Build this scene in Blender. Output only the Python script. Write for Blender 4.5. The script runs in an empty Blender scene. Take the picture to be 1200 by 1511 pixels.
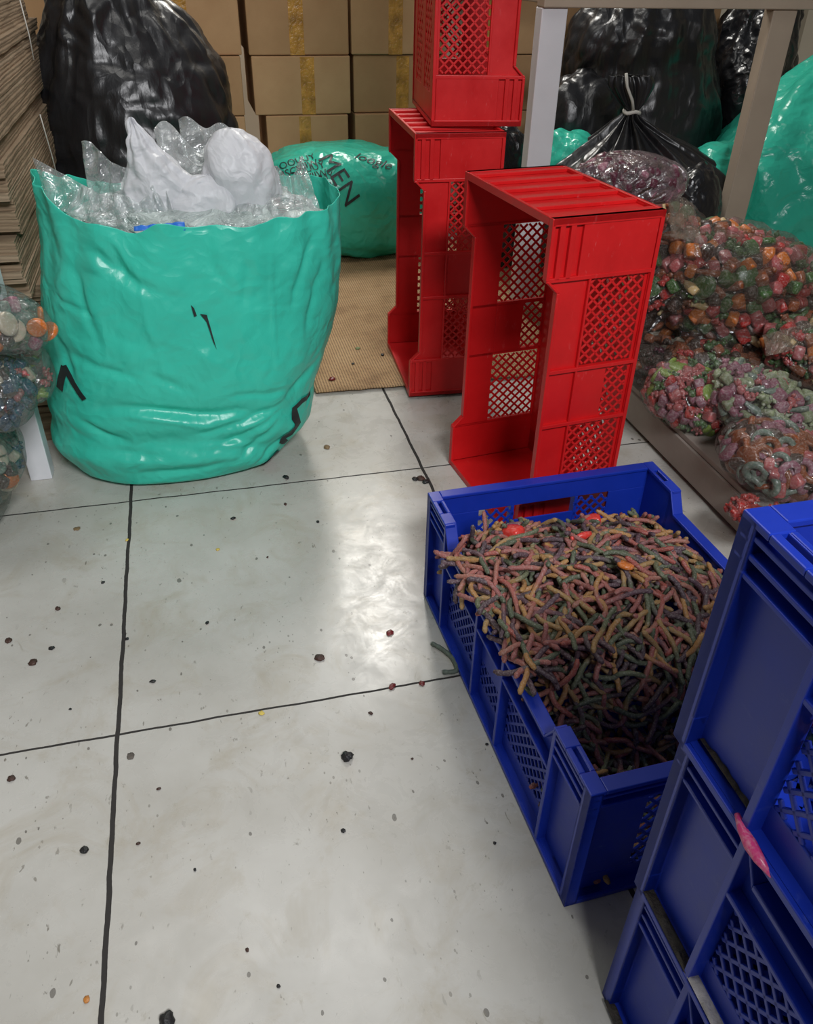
import bpy, bmesh, math, random
from math import sin, cos, pi, radians, sqrt
from mathutils import Vector, Matrix, Euler, noise
from mathutils.bvhtree import BVHTree

S = bpy.context.scene
COL = S.collection
R = random.Random(11)

# ------------------------------------------------------------------ camera
cam_d = bpy.data.cameras.new('camera')
cam = bpy.data.objects.new('camera', cam_d)
COL.objects.link(cam)
rt = Vector((0.9705, -0.2410, 0.0190)); up = Vector((0.1216, 0.5600, 0.8196)); bk = Vector((-0.2080, -0.7930, 0.5727))
CAM = Vector((0, 0, .93))
cam.matrix_world = Matrix(((rt.x, up.x, bk.x, CAM.x), (rt.y, up.y, bk.y, CAM.y), (rt.z, up.z, bk.z, CAM.z), (0, 0, 0, 1)))
cam_d.sensor_width = 36
cam_d.lens = 1190 / 1511 * 36
cam_d.clip_start = .02
S.camera = cam

# ------------------------------------------------------------------ light
w = bpy.data.worlds.new('world'); S.world = w; w.use_nodes = True
w.node_tree.nodes['Background'].inputs[0].default_value = (.85, .93, 1.0, 1)
w.node_tree.nodes['Background'].inputs[1].default_value = .09


def area(name, loc, target, sx, sy, power, color):
    d = bpy.data.lights.new(name, 'AREA'); d.shape = 'RECTANGLE'; d.size = sx; d.size_y = sy
    d.energy = power; d.color = color
    o = bpy.data.objects.new(name, d); COL.objects.link(o)
    o.location = loc
    o.rotation_euler = (Vector(target) - Vector(loc)).to_track_quat('-Z', 'Y').to_euler()
    return o


area('ceiling_tube_rear', (.8, 3.75, 2.45), (.75, 3.0, 0), .28, .9, 38, (1, .97, .91))
L1 = area('ceiling_lamp_front', (.42, -.95, 2.1), (-.15, 1.45, 0.1), .9, .3, 24, (.98, .98, 1))
L1.data.spread = radians(115)
area('fill_light_middle', (.05, 1.75, 2.5), (.05, 1.75, 0), 1.5, .5, 11, (1, .98, .94))  # extra overhead fill, added to brighten the cartons and the sack mouth
S.view_settings.view_transform = 'Standard'
S.view_settings.look = 'None'
S.view_settings.gamma = 1
S.view_settings.exposure = 0
S.view_settings.use_curve_mapping = False


# ------------------------------------------------------------------ materials
def new_mat(name):
    m = bpy.data.materials.new(name); m.use_nodes = True
    return m, m.node_tree.nodes, m.node_tree.links, m.node_tree.nodes['Principled BSDF']


def coords(N, L, scale=(1, 1, 1), kind='Object'):
    tc = N.new('ShaderNodeTexCoord'); mp = N.new('ShaderNodeMapping')
    mp.inputs['Scale'].default_value = scale
    L.new(tc.outputs[kind], mp.inputs['Vector'])
    return mp.outputs['Vector']


def noise_tex(N, L, vec, scale, detail=4, rough=.55, dist=0):
    n = N.new('ShaderNodeTexNoise'); n.inputs['Scale'].default_value = scale
    n.inputs['Detail'].default_value = detail; n.inputs['Roughness'].default_value = rough
    n.inputs['Distortion'].default_value = dist
    if vec is not None: L.new(vec, n.inputs['Vector'])
    return n.outputs['Fac']


def ramp(N, L, fac, stops):
    r = N.new('ShaderNodeValToRGB'); e = r.color_ramp.elements
    while len(e) < len(stops): e.new(.5)
    for k, (p, c) in enumerate(stops):
        e[k].position = p; e[k].color = (*c, 1) if len(c) == 3 else c
    L.new(fac, r.inputs['Fac'])
    return r.outputs['Color']


def bump(N, L, b, height, strength=.3, dist=.01):
    n = N.new('ShaderNodeBump'); n.inputs['Strength'].default_value = strength; n.inputs['Distance'].default_value = dist
    L.new(height, n.inputs['Height']); L.new(n.outputs['Normal'], b.inputs['Normal'])
    return n


def math_n(N, L, op, a, b=None, c=None):
    n = N.new('ShaderNodeMath'); n.operation = op
    for k, v in enumerate((a, b, c)):
        if v is None: continue
        if isinstance(v, (int, float)): n.inputs[k].default_value = v
        else: L.new(v, n.inputs[k])
    return n.outputs[0]


def mix_col(N, L, fac, a, b, mode='MIX'):
    n = N.new('ShaderNodeMix'); n.data_type = 'RGBA'; n.blend_type = mode
    if isinstance(fac, (int, float)): n.inputs['Factor'].default_value = fac
    else: L.new(fac, n.inputs['Factor'])
    for k, v in ((6, a), (7, b)):
        if isinstance(v, tuple): n.inputs[k].default_value = (*v, 1)
        else: L.new(v, n.inputs[k])
    return n.outputs[2]


def m_plain(name, col, rough=.5, var=.12, scale=20, bmp=0, metallic=0, spec=.5, coat=0):
    m, N, L, b = new_mat(name)
    v = coords(N, L)
    f = noise_tex(N, L, v, scale)
    d = tuple(max(0, c * (1 - var)) for c in col); h = tuple(min(1, c * (1 + var)) for c in col)
    L.new(ramp(N, L, f, [(.3, d), (.7, h)]), b.inputs['Base Color'])
    b.inputs['Roughness'].default_value = rough; b.inputs['Metallic'].default_value = metallic
    b.inputs['Specular IOR Level'].default_value = spec
    b.inputs['Coat Weight'].default_value = coat
    if bmp: bump(N, L, b, noise_tex(N, L, v, scale * 4), bmp, .004)
    return m


def m_crate(name, col, scuff):
    m, N, L, b = new_mat(name)
    v = coords(N, L)
    f = noise_tex(N, L, v, 9, 6, .65)
    d = tuple(c * .82 for c in col)
    c1 = ramp(N, L, f, [(.3, d), (.65, col)])
    s = noise_tex(N, L, coords(N, L, (1, 1, 3)), 38, 8, .75)
    s2 = noise_tex(N, L, v, 5, 3)
    fac = math_n(N, L, 'MULTIPLY', ramp(N, L, s, [(.6, (0, 0, 0)), (.72, (1, 1, 1))]), ramp(N, L, s2, [(.45, (0, 0, 0)), (.65, (.5, .5, .5))]))
    L.new(mix_col(N, L, fac, c1, scuff), b.inputs['Base Color'])
    L.new(ramp(N, L, f, [(.3, (.3, .3, .3)), (.7, (.46, .46, .46))]), b.inputs['Roughness'])
    bump(N, L, b, s, .08, .002)
    return m


def m_poly(name, col, rough=.3, trans=.25, scale=7, strength=.55, spec=.5, stretch=(1, 1, 1), coat=0):
    """crumpled polythene film"""
    m, N, L, b = new_mat(name)
    v = coords(N, L, stretch)
    nz = N.new('ShaderNodeTexNoise'); nz.inputs['Scale'].default_value = scale * .7; nz.inputs['Detail'].default_value = 3
    L.new(v, nz.inputs['Vector'])
    ad = N.new('ShaderNodeMixRGB'); ad.blend_type = 'ADD'; ad.inputs[0].default_value = .35
    L.new(v, ad.inputs[1]); L.new(nz.outputs['Color'], ad.inputs[2])
    vo = N.new('ShaderNodeTexVoronoi'); vo.inputs['Scale'].default_value = scale
    L.new(ad.outputs[0], vo.inputs['Vector'])
    vo2 = N.new('ShaderNodeTexVoronoi'); vo2.inputs['Scale'].default_value = scale * 3.3
    L.new(ad.outputs[0], vo2.inputs['Vector'])
    h = math_n(N, L, 'ADD', vo.outputs['Distance'], math_n(N, L, 'MULTIPLY', vo2.outputs['Distance'], .28))
    h = math_n(N, L, 'ADD', h, math_n(N, L, 'MULTIPLY', noise_tex(N, L, v, scale * 6, 4, .6), .12))
    bump(N, L, b, h, strength, .02)
    f = noise_tex(N, L, v, 6, 4)
    d = tuple(c * .88 for c in col)
    L.new(ramp(N, L, f, [(.35, d), (.65, col)]), b.inputs['Base Color'])
    b.inputs['Roughness'].default_value = rough
    b.inputs['Specular IOR Level'].default_value = spec
    b.inputs['Coat Weight'].default_value = coat; b.inputs['Coat Roughness'].default_value = .15
    if trans:
        out = N['Material Output']; t = N.new('ShaderNodeBsdfTranslucent'); t.inputs['Color'].default_value = (*col, 1)
        mx = N.new('ShaderNodeMixShader'); mx.inputs[0].default_value = trans
        L.new(b.outputs[0], mx.inputs[1]); L.new(t.outputs[0], mx.inputs[2]); L.new(mx.outputs[0], out.inputs[0])
    return m


def m_film(name, tint=(.95, .97, .97), haze=.12, hazecol=(.8, .85, .85), gloss=.16, scale=9, strength=.6, stretch=(1, 1, 1), rough=.12):
    """clear plastic film: mostly see-through, milky in the folds, sharp glints"""
    m, N, L, b = new_mat(name)
    N.remove(b)
    out = N['Material Output']
    v = coords(N, L, stretch)
    nz = N.new('ShaderNodeTexNoise'); nz.inputs['Scale'].default_value = scale; nz.inputs['Detail'].default_value = 6
    nz.inputs['Distortion'].default_value = 1.2
    L.new(v, nz.inputs['Vector'])
    vo = N.new('ShaderNodeTexVoronoi'); vo.inputs['Scale'].default_value = scale * 1.3
    ad = N.new('ShaderNodeMixRGB'); ad.blend_type = 'ADD'; ad.inputs[0].default_value = .3
    L.new(v, ad.inputs[1]); L.new(nz.outputs['Color'], ad.inputs[2]); L.new(ad.outputs[0], vo.inputs['Vector'])
    h = math_n(N, L, 'ADD', vo.outputs['Distance'], math_n(N, L, 'MULTIPLY', nz.outputs['Fac'], .6))
    bm_ = N.new('ShaderNodeBump'); bm_.inputs['Strength'].default_value = strength; bm_.inputs['Distance'].default_value = .03
    L.new(h, bm_.inputs['Height'])
    t = N.new('ShaderNodeBsdfTransparent'); t.inputs['Color'].default_value = (*tint, 1)
    df = N.new('ShaderNodeBsdfDiffuse'); df.inputs['Color'].default_value = (*hazecol, 1)
    gl = N.new('ShaderNodeBsdfGlossy'); gl.inputs['Roughness'].default_value = rough
    L.new(bm_.outputs[0], gl.inputs['Normal']); L.new(bm_.outputs[0], df.inputs['Normal'])
    lw = N.new('ShaderNodeLayerWeight'); lw.inputs['Blend'].default_value = .35
    L.new(bm_.outputs[0], lw.inputs['Normal'])
    hf = math_n(N, L, 'MULTIPLY', math_n(N, L, 'ADD', ramp(N, L, nz.outputs['Fac'], [(.45, (.3, .3, .3)), (.72, (1.6, 1.6, 1.6))]), lw.outputs['Facing']), haze)
    m1 = N.new('ShaderNodeMixShader'); L.new(hf, m1.inputs[0]); L.new(t.outputs[0], m1.inputs[1]); L.new(df.outputs[0], m1.inputs[2])
    gf = math_n(N, L, 'MULTIPLY', math_n(N, L, 'ADD', lw.outputs['Fresnel'], .35), gloss)
    m2 = N.new('ShaderNodeMixShader'); L.new(gf, m2.inputs[0]); L.new(m1.outputs[0], m2.inputs[1]); L.new(gl.outputs[0], m2.inputs[2])
    L.new(m2.outputs[0], out.inputs[0])
    return m


def m_floor():
    m, N, L, b = new_mat('glazed_floor_tiles')
    tc = N.new('ShaderNodeTexCoord'); sp = N.new('ShaderNodeSeparateXYZ'); L.new(tc.outputs['Object'], sp.inputs[0])
    v = tc.outputs['Object']
    wob = math_n(N, L, 'MULTIPLY', math_n(N, L, 'SUBTRACT', noise_tex(N, L, v, 14, 4), .5), .006)

    def line(sock, off, pitch, half):
        s = math_n(N, L, 'ADD', math_n(N, L, 'SUBTRACT', sock, off), wob)
        p = math_n(N, L, 'PINGPONG', s, pitch / 2)      # 0 on a line
        return math_n(N, L, 'LESS_THAN', p, half)
    gx = line(sp.outputs['X'], -.2005, .612, .0032)
    gy = line(sp.outputs['Y'], .836, .608, .0019)
    g = math_n(N, L, 'MAXIMUM', gx, gy)
    cl = noise_tex(N, L, v, 3.2, 6, .6)
    base = ramp(N, L, cl, [(.3, (.43, .415, .37)), (.55, (.53, .52, .48)), (.75, (.60, .59, .55))])
    c2 = noise_tex(N, L, v, 9, 5, .7, .8)
    base = mix_col(N, L, ramp(N, L, c2, [(.50, (0, 0, 0)), (.72, (.65, .65, .65))]), base, (.40, .36, .28))
    # fine specks of dirt trodden in
    vo = N.new('ShaderNodeTexVoronoi'); vo.inputs['Scale'].default_value = 34; vo.inputs['Randomness'].default_value = 1
    L.new(coords(N, L, (1.25, .8, 1)), vo.inputs['Vector'])
    rad = ramp(N, L, noise_tex(N, L, v, 21, 3, .6), [(.47, (0, 0, 0)), (.74, (.22, .22, .22))])
    sp1 = math_n(N, L, 'LESS_THAN', vo.outputs['Distance'], rad)
    vo2 = N.new('ShaderNodeTexVoronoi'); vo2.inputs['Scale'].default_value = 75
    L.new(coords(N, L, (1.3, .75, 1)), vo2.inputs['Vector'])
    sp2 = math_n(N, L, 'LESS_THAN', vo2.outputs['Distance'], ramp(N, L, noise_tex(N, L, v, 8, 3, .6), [(.44, (0, 0, 0)), (.72, (.2, .2, .2))]))
    base = mix_col(N, L, math_n(N, L, 'MULTIPLY', sp1, .75), base, (.11, .10, .085))
    base = mix_col(N, L, math_n(N, L, 'MULTIPLY', sp2, .55), base, (.16, .15, .12))
    # ragged little scuffs and trodden bits, longer along the aisle
    s3 = noise_tex(N, L, coords(N, L, (1.5, .7, 1)), 62, 3, .65, .4)
    s4 = ramp(N, L, noise_tex(N, L, v, 4.5, 4, .6), [(.40, (0, 0, 0)), (.62, (.8, .8, .8))])
    base = mix_col(N, L, math_n(N, L, 'MULTIPLY', ramp(N, L, s3, [(.655, (0, 0, 0)), (.69, (1, 1, 1))]), s4), base, (.15, .135, .105))
    s5 = noise_tex(N, L, coords(N, L, (1.2, .8, 1)), 24, 5, .7, .6)
    base = mix_col(N, L, ramp(N, L, s5, [(.64, (0, 0, 0)), (.72, (.5, .5, .5))]), base, (.30, .27, .20))
    base = mix_col(N, L, g, base, (.035, .032, .03))
    L.new(base, b.inputs['Base Color'])
    rg = ramp(N, L, noise_tex(N, L, v, 16, 6, .7, .6), [(.35, (.2, .2, .2)), (.7, (.42, .42, .42))])
    L.new(mix_col(N, L, g, rg, (.9, .9, .9)), b.inputs['Roughness'])
    b.inputs['Specular IOR Level'].default_value = .4
    hh = math_n(N, L, 'ADD', math_n(N, L, 'MULTIPLY', g, -1.0), math_n(N, L, 'MULTIPLY', noise_tex(N, L, v, 30, 4), .25))
    bump(N, L, b, hh, .25, .003)
    return m


def m_card(name, c1, c2, lines=0, axis='Z'):
    m, N, L, b = new_mat(name)
    v = coords(N, L)
    f = noise_tex(N, L, v, 5, 5, .6)
    base = ramp(N, L, f, [(.3, c1), (.7, c2)])
    b.inputs['Roughness'].default_value = .85
    b.inputs['Specular IOR Level'].default_value = .2
    fine = noise_tex(N, L, coords(N, L, (1, 1, 14)), 60, 3)
    base = mix_col(N, L, .22, base, ramp(N, L, fine, [(.3, c1), (.7, c2)]), 'MULTIPLY') if not lines else base
    if lines:
        wv = N.new('ShaderNodeTexWave'); wv.bands_direction = axis; wv.inputs['Scale'].default_value = lines
        wv.inputs['Distortion'].default_value = 1.5; wv.inputs['Detail'].default_value = 2
        L.new(v, wv.inputs['Vector'])
        base = mix_col(N, L, math_n(N, L, 'MULTIPLY', wv.outputs['Fac'], .45), base, tuple(c * .6 for c in c1))
        bump(N, L, b, wv.outputs['Fac'], .3, .003)
    L.new(base, b.inputs['Base Color'])
    return m


def m_burlap():
    m, N, L, b = new_mat('woven_brown_matting')
    v = coords(N, L)
    h = []
    for ax, sc in (('X', 44), ('Y', 36)):
        wv = N.new('ShaderNodeTexWave'); wv.bands_direction = ax; wv.inputs['Scale'].default_value = sc
        wv.inputs['Distortion'].default_value = .8; wv.inputs['Detail'].default_value = 1
        L.new(v, wv.inputs['Vector']); h.append(wv.outputs['Fac'])
    hh = math_n(N, L, 'ADD', h[0], math_n(N, L, 'MULTIPLY', h[1], .6))
    f = noise_tex(N, L, v, 7, 6, .65)
    base = ramp(N, L, f, [(.3, (.30, .18, .09)), (.5, (.50, .32, .165)), (.72, (.58, .39, .215))])
    base = mix_col(N, L, ramp(N, L, hh, [(.2, (.75, .75, .75)), (1, (0, 0, 0))]), base, (.14, .085, .045))
    L.new(base, b.inputs['Base Color']); b.inputs['Roughness'].default_value = .95
    bump(N, L, b, hh, .5, .003)
    return m


def m_worm(name, stops):
    m, N, L, b = new_mat(name)
    uv = N.new('ShaderNodeUVMap'); sp = N.new('ShaderNodeSeparateXYZ'); L.new(uv.outputs[0], sp.inputs[0])
    c = ramp(N, L, sp.outputs['X'], stops)
    v = coords(N, L)
    g = noise_tex(N, L, v, 420, 2, .6)
    c = mix_col(N, L, ramp(N, L, g, [(.5, (0, 0, 0)), (.68, (.22, .22, .22))]), c, (.62, .58, .55))
    L.new(c, b.inputs['Base Color'])
    b.inputs['Roughness'].default_value = .6
    b.inputs['Subsurface Weight'].default_value = 0
    bump(N, L, b, g, .6, .002)
    return m


M_FLOOR = m_floor()
M_WALL = m_plain('painted_beige_wall', (.60, .55, .46), .8, .05, 3, .05)
M_RED = m_crate('red_crate_plastic', (.66, .010, .012), (.75, .25, .25))
M_BLUE = m_crate('blue_crate_plastic', (.008, .034, .40), (.16, .22, .5))
M_GREEN = m_poly('turquoise_polythene', (.05, .66, .49), .33, .10, 9, .26)
M_GREEN2 = m_poly('turquoise_polythene_crumpled', (.05, .62, .44), .24, .15, 8, .42)
M_BLACK = m_poly('black_polythene', (.014, .014, .016), .33, 0, 6, .55, .6, (1.3, 1.3, .4))
M_BLACK2 = m_poly('black_polythene_shiny', (.012, .012, .014), .25, 0, 8, .6, .6)
M_WHITEP = m_poly('milky_white_polythene', (.86, .87, .90), .42, .3, 12, .35)
M_CLEAR = m_film('clear_film', haze=.26, hazecol=(.85, .88, .88), gloss=.25)
M_BAGFILM = m_film('candy_bag_film', haze=.03, hazecol=(.45, .38, .33), gloss=.17, scale=9)
M_BAGGREY = m_film('greyish_candy_bag_film', haze=.17, hazecol=(.24, .29, .27), gloss=.24, scale=10)
M_BAGFOLD = m_film('candy_bag_film_pleated', haze=.07, hazecol=(.55, .43, .34), gloss=.36, scale=13, stretch=(.3, 1.5, 3.2), strength=.9)
M_FROST = m_film('frosted_film', haze=.12, hazecol=(.66, .50, .53), gloss=.5, scale=8, strength=.9)
M_NECK = m_film('gathered_film', haze=.25, hazecol=(.52, .38, .27), gloss=.3, scale=16)
M_BOX = m_card('kraft_carton', (.52, .325, .17), (.64, .425, .235))
M_BOXD = m_card('kraft_carton_brown', (.46, .285, .145), (.57, .37, .20))
M_FLAT = m_card('flattened_carton_edges', (.27, .195, .125), (.36, .265, .175), 40, 'Z')
M_FLAT2 = m_card('flattened_carton_edges_pale', (.33, .245, .165), (.42, .32, .22), 40, 'Z')
M_TAPE = m_plain('amber_packing_tape', (.52, .27, .05), .22, .45, 26, .6, coat=.4)
M_MAT = m_burlap()
M_POST = m_plain('white_painted_steel', (.74, .75, .78), .4, .04, 8)
M_SHADETAN = m_plain('shade_tinted_tan_steel', (.42, .34, .26), .5, .06, 8)  # shaded tone of a white post put into the colour; rails share it
M_PLAT = m_card('worn_platform_board', (.36, .31, .27), (.50, .44, .39))
M_INK = m_plain('black_ink', (.012, .02, .02), .5, .1)
M_GRIME = m_plain('sticky_grime', (.035, .028, .022), .65, .5, 60, .6)
M_GRIMEW = m_plain('pale_dried_smear', (.42, .40, .40), .8, .4, 60, .5)
M_BLUEFILM = m_plain('blue_film', (.02, .16, .62), .35, .15)
M_STRING = m_plain('white_string', (.6, .58, .53), .9, .1)

# ------------------------------------------------------------------ helpers


class MB:
    def __init__(s):
        s.v = []; s.f = []

    def box(s, a, b, M=None):
        k = len(s.v)
        for z in (a[2], b[2]):
            for y in (a[1], b[1]):
                for x in (a[0], b[0]):
                    p = Vector((x, y, z)); s.v.append(M @ p if M else p)
        for q in ((0, 2, 3, 1), (4, 5, 7, 6), (0, 1, 5, 4), (2, 6, 7, 3), (0, 4, 6, 2), (1, 3, 7, 5)):
            s.f.append(tuple(k + i for i in q))

    def prism(s, pts, a, b, to3):
        """2-D outline pts extruded from depth a to depth b; to3(u, v, d) -> point"""
        k = len(s.v); n = len(pts)
        for d in (a, b):
            for (u, v) in pts: s.v.append(Vector(to3(u, v, d)))
        s.f.append(tuple(k + i for i in range(n))[::-1]); s.f.append(tuple(k + n + i for i in range(n)))
        for i in range(n):
            j = (i + 1) % n
            s.f.append((k + i, k + j, k + n + j, k + n + i))

    def tube(s, pts, rad, n=8, cap=True):
        k = len(s.v); m = len(pts)
        pts = [Vector(p) for p in pts]
        for i, p in enumerate(pts):
            t = (pts[min(i + 1, m - 1)] - pts[max(i - 1, 0)]).normalized()
            u = t.orthogonal().normalized() if i == 0 else (u - t * u.dot(t)).normalized()
            w_ = t.cross(u)
            r = rad[i] if isinstance(rad, (list, tuple)) else rad
            for j in range(n):
                a = 2 * pi * j / n
                s.v.append(p + u * (cos(a) * r) + w_ * (sin(a) * r))
        for i in range(m - 1):
            for j in range(n):
                j2 = (j + 1) % n
                s.f.append((k + i * n + j, k + i * n + j2, k + (i + 1) * n + j2, k + (i + 1) * n + j))
        if cap:
            s.f.append(tuple(k + j for j in range(n))[::-1]); s.f.append(tuple(k + (m - 1) * n + j for j in range(n)))

    def add(s, verts, faces, M=None):
        k = len(s.v)
        s.v += [(M @ Vector(p)) if M else Vector(p) for p in verts]
        s.f += [tuple(k + i for i in q) for q in faces]

    def build(s, name, mat, parent=None, smooth=False, bevel=0):
        me = bpy.data.meshes.new(name)
        me.from_pydata([tuple(p) for p in s.v], [], s.f)
        me.materials.append(mat)
        bm = bmesh.new(); bm.from_mesh(me)
        bmesh.ops.recalc_face_normals(bm, faces=bm.faces)
        bm.to_mesh(me); bm.free()
        if smooth: me.polygons.foreach_set('use_smooth', [True] * len(me.polygons))
        o = bpy.data.objects.new(name, me); COL.objects.link(o)
        if parent: o.parent = parent
        if bevel:
            md = o.modifiers.new('edge', 'BEVEL'); md.width = bevel; md.segments = 2; md.limit_method = 'ANGLE'; md.angle_limit = radians(50)
        return o


def empty(name, loc=(0, 0, 0), rot=(0, 0, 0)):
    o = bpy.data.objects.new(name, None); COL.objects.link(o)
    o.location = loc; o.rotation_euler = rot; o.empty_display_size = .05
    return o


def tag(o, label, cat, group=None, kind=None):
    o['label'] = label; o['category'] = cat
    if group: o['group'] = group
    if kind: o['kind'] = kind
    return o


def copy_tree(o, parent=None):
    c = o.copy(); COL.objects.link(c)
    if parent: c.parent = parent
    for ch in list(o.children): copy_tree(ch, c)
    return c


def struct(o):
    o['kind'] = 'structure'; return o


def nz(p, s): return noise.noise(Vector(p) * s)


def crumple(p, s):
    """sharp-ridged crease field, about -1..1"""
    p = Vector(p) * s
    q = p + Vector((noise.noise(p * .7), noise.noise(p * .7 + Vector((9, 3, 1))), noise.noise(p * .7 + Vector((2, 7, 5))))) * .6
    d = noise.voronoi(q)[0]
    return min(1.0, (d[1] - d[0]) * 1.3) - .45


def cat(a, b, c, d, t):
    return .5 * ((2 * b) + (-a + c) * t + (2 * a - 5 * b + 4 * c - d) * t * t + (-a + 3 * b - 3 * c + d) * t ** 3)


def loft(rings, nu=96, nv=70, exp=2.4, disp=None, cap0=True, cap1=False, mat4=None, rim=None):
    """rings: (cx, cy, z, rx, ry). Returns verts, faces. disp(theta, t, p, n) -> offset along the outward normal"""
    V = []; F = []; K = len(rings)
    for i in range(nv + 1):
        t = i / nv * (K - 1); k = min(int(t), K - 2); f = t - k
        a, b, c, d = (rings[max(k - 1, 0)], rings[k], rings[k + 1], rings[min(k + 2, K - 1)])
        cx, cy, z, rx, ry = (cat(a[m], b[m], c[m], d[m], f) for m in range(5))
        for j in range(nu):
            th = 2 * pi * j / nu
            ct, st = cos(th), sin(th)
            x = abs(ct) ** (2 / exp) * (1 if ct >= 0 else -1); y = abs(st) ** (2 / exp) * (1 if st >= 0 else -1)
            p = Vector((cx + rx * x, cy + ry * y, z))
            if rim and i / nv > .8: p.z += rim(th) * ((i / nv - .8) / .2) ** 1.5
            if disp: p += Vector((ct, st, 0)) * disp(th, i / nv, p)
            V.append(mat4 @ p if mat4 else p)
    for i in range(nv):
        for j in range(nu):
            j2 = (j + 1) % nu
            F.append((i * nu + j, i * nu + j2, (i + 1) * nu + j2, (i + 1) * nu + j))
    if cap0: F.append(tuple(range(nu))[::-1])
    if cap1: F.append(tuple(nv * nu + j for j in range(nu)))
    return V, F


def blob(c, r, rot=(0, 0, 0), e1=.8, e2=.8, nu=72, nv=44, amp=.08, sc=9, seed=0, fold=0, pinch=None, flat=None):
    """soft pillow: superellipsoid of radii r about c, creased. Returns verts, faces, matrix"""
    Mx = Matrix.Translation(c) @ Euler(rot).to_matrix().to_4x4()
    V = []; F = []; sg = lambda x, e: (abs(x) ** e) * (1 if x >= 0 else -1)
    off = Vector((seed * 3.1, seed * 1.7, seed * 5.3))
    for i in range(nv + 1):
        ph = -pi / 2 + pi * i / nv
        for j in range(nu):
            th = 2 * pi * j / nu
            n = Vector((sg(cos(ph), e1) * sg(cos(th), e2), sg(cos(ph), e1) * sg(sin(th), e2), sg(sin(ph), e1)))
            p = Vector((n.x * r[0], n.y * r[1], n.z * r[2]))
            if pinch:      # gather one end (+x or -x)
                s_ = n.x * pinch[0]
                if s_ > 0: k = 1 - pinch[1] * s_ ** 1.5; p.y *= k; p.z *= k
            q = p + off
            m = min(r)
            d = 1 + amp * (nz(q, sc * .5) * 1.2 + crumple(q, sc) * .8 + .35 * crumple(q, sc * 2.4))
            if fold: d += fold * sin(p.z * 150 + p.x * 14 + 3 * nz(q, 9)) * .4
            p *= d
            if flat is not None and p.z < flat: p.z = flat + (p.z - flat) * .15
            V.append(Mx @ p)
    for i in range(nv):
        for j in range(nu):
            j2 = (j + 1) % nu
            F.append((i * nu + j, i * nu + j2, (i + 1) * nu + j2, (i + 1) * nu + j))
    return V, F, Mx


def mesh_obj(name, V, F, mat, parent=None, smooth=True, thick=0, weld=True):
    me = bpy.data.meshes.new(name); me.from_pydata([tuple(p) for p in V], [], F)
    bm = bmesh.new(); bm.from_mesh(me)
    if weld: bmesh.ops.remove_doubles(bm, verts=bm.verts, dist=1e-5)
    bmesh.ops.recalc_face_normals(bm, faces=bm.faces); bm.to_mesh(me); bm.free()
    me.materials.append(mat)
    if smooth: me.polygons.foreach_set('use_smooth', [True] * len(me.polygons))
    o = bpy.data.objects.new(name, me); COL.objects.link(o)
    if parent: o.parent = parent
    if thick:
        md = o.modifiers.new('thickness', 'SOLIDIFY'); md.thickness = thick; md.offset = -1
    return o


def sheet(name, c00, c10, c01, c11, mat, parent=None, nu=30, nv=24, amp=.012, sc=18, bulge=(0, 0, 0), seed=0, top=None, thick=.0008):
    """a crumpled piece of film hung between four corners; top(u) lifts the upper edge"""
    c00, c10, c01, c11 = (Vector(c) for c in (c00, c10, c01, c11)); bulge = Vector(bulge)
    n = (c10 - c00).cross(c01 - c00).normalized(); upv = ((c01 + c11) - (c00 + c10)).normalized()
    V = []; F = []
    for i in range(nv + 1):
        for j in range(nu + 1):
            u, v = j / nu, i / nv
            p = (c00 * (1 - u) + c10 * u) * (1 - v) + (c01 * (1 - u) + c11 * u) * v
            p += bulge * (4 * u * (1 - u)) * v
            if top: p += upv * top(u) * v ** 1.3
            q = p + Vector((seed, seed * 2, 0))
            p += n * (amp * (1.6 * crumple(q, sc) + 1.4 * nz(q, sc * .5) + .6 * sin(u * 26 + 4 * nz(q, 8)) * v))
            V.append(p)
    for i in range(nv):
        for j in range(nu):
            a = i * (nu + 1) + j
            F.append((a, a + 1, a + nu + 2, a + nu + 1))
    return mesh_obj(name, V, F, mat, parent, thick=thick)


# ------------------------------------------------------------------ setting
b = MB(); b.box((-2.2, -2.6, -.05), (3.6, 4.3, 0)); struct(b.build('floor', M_FLOOR))
b = MB(); b.box((-2.2, 4.2, 0), (3.6, 4.3, 2.9)); struct(b.build('wall_back', M_WALL))
b = MB(); b.box((3.5, -2.6, 0), (3.6, 4.2, 2.9)); struct(b.build('wall_right', M_WALL))
b = MB(); b.box((-2.2, -2.6, 0), (-2.1, 4.2, 2.9)); struct(b.build('wall_left', M_WALL))

# woven mat lying on the tiles
V = []; F = []
nx, ny = 40, 50
for i in range(ny + 1):
    for j in range(nx + 1):
        x = .236 + (1.15 - .236) * j / nx; y = 1.835 - .02 * j / nx + 1.2 * i / ny
        if i == 0: y += .006 * nz((x, 0, 0), 30)
        if j == 0: x += .006 * nz((0, y, 0), 20)
        V.append(Vector((x, y, .004 + .0025 * (1 + nz((x, y, 0), 5)))))
for i in range(ny):
    for j in range(nx):
        a = i * (nx + 1) + j; F.append((a, a + 1, a + nx + 2, a + nx + 1))
mo = mesh_obj('floor_mat', V, F, M_MAT, thick=.003)
tag(mo, 'brown woven mat lying on the tiles behind the big turquoise sack', 'mat')

# ------------------------------------------------------------------ crates


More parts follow.
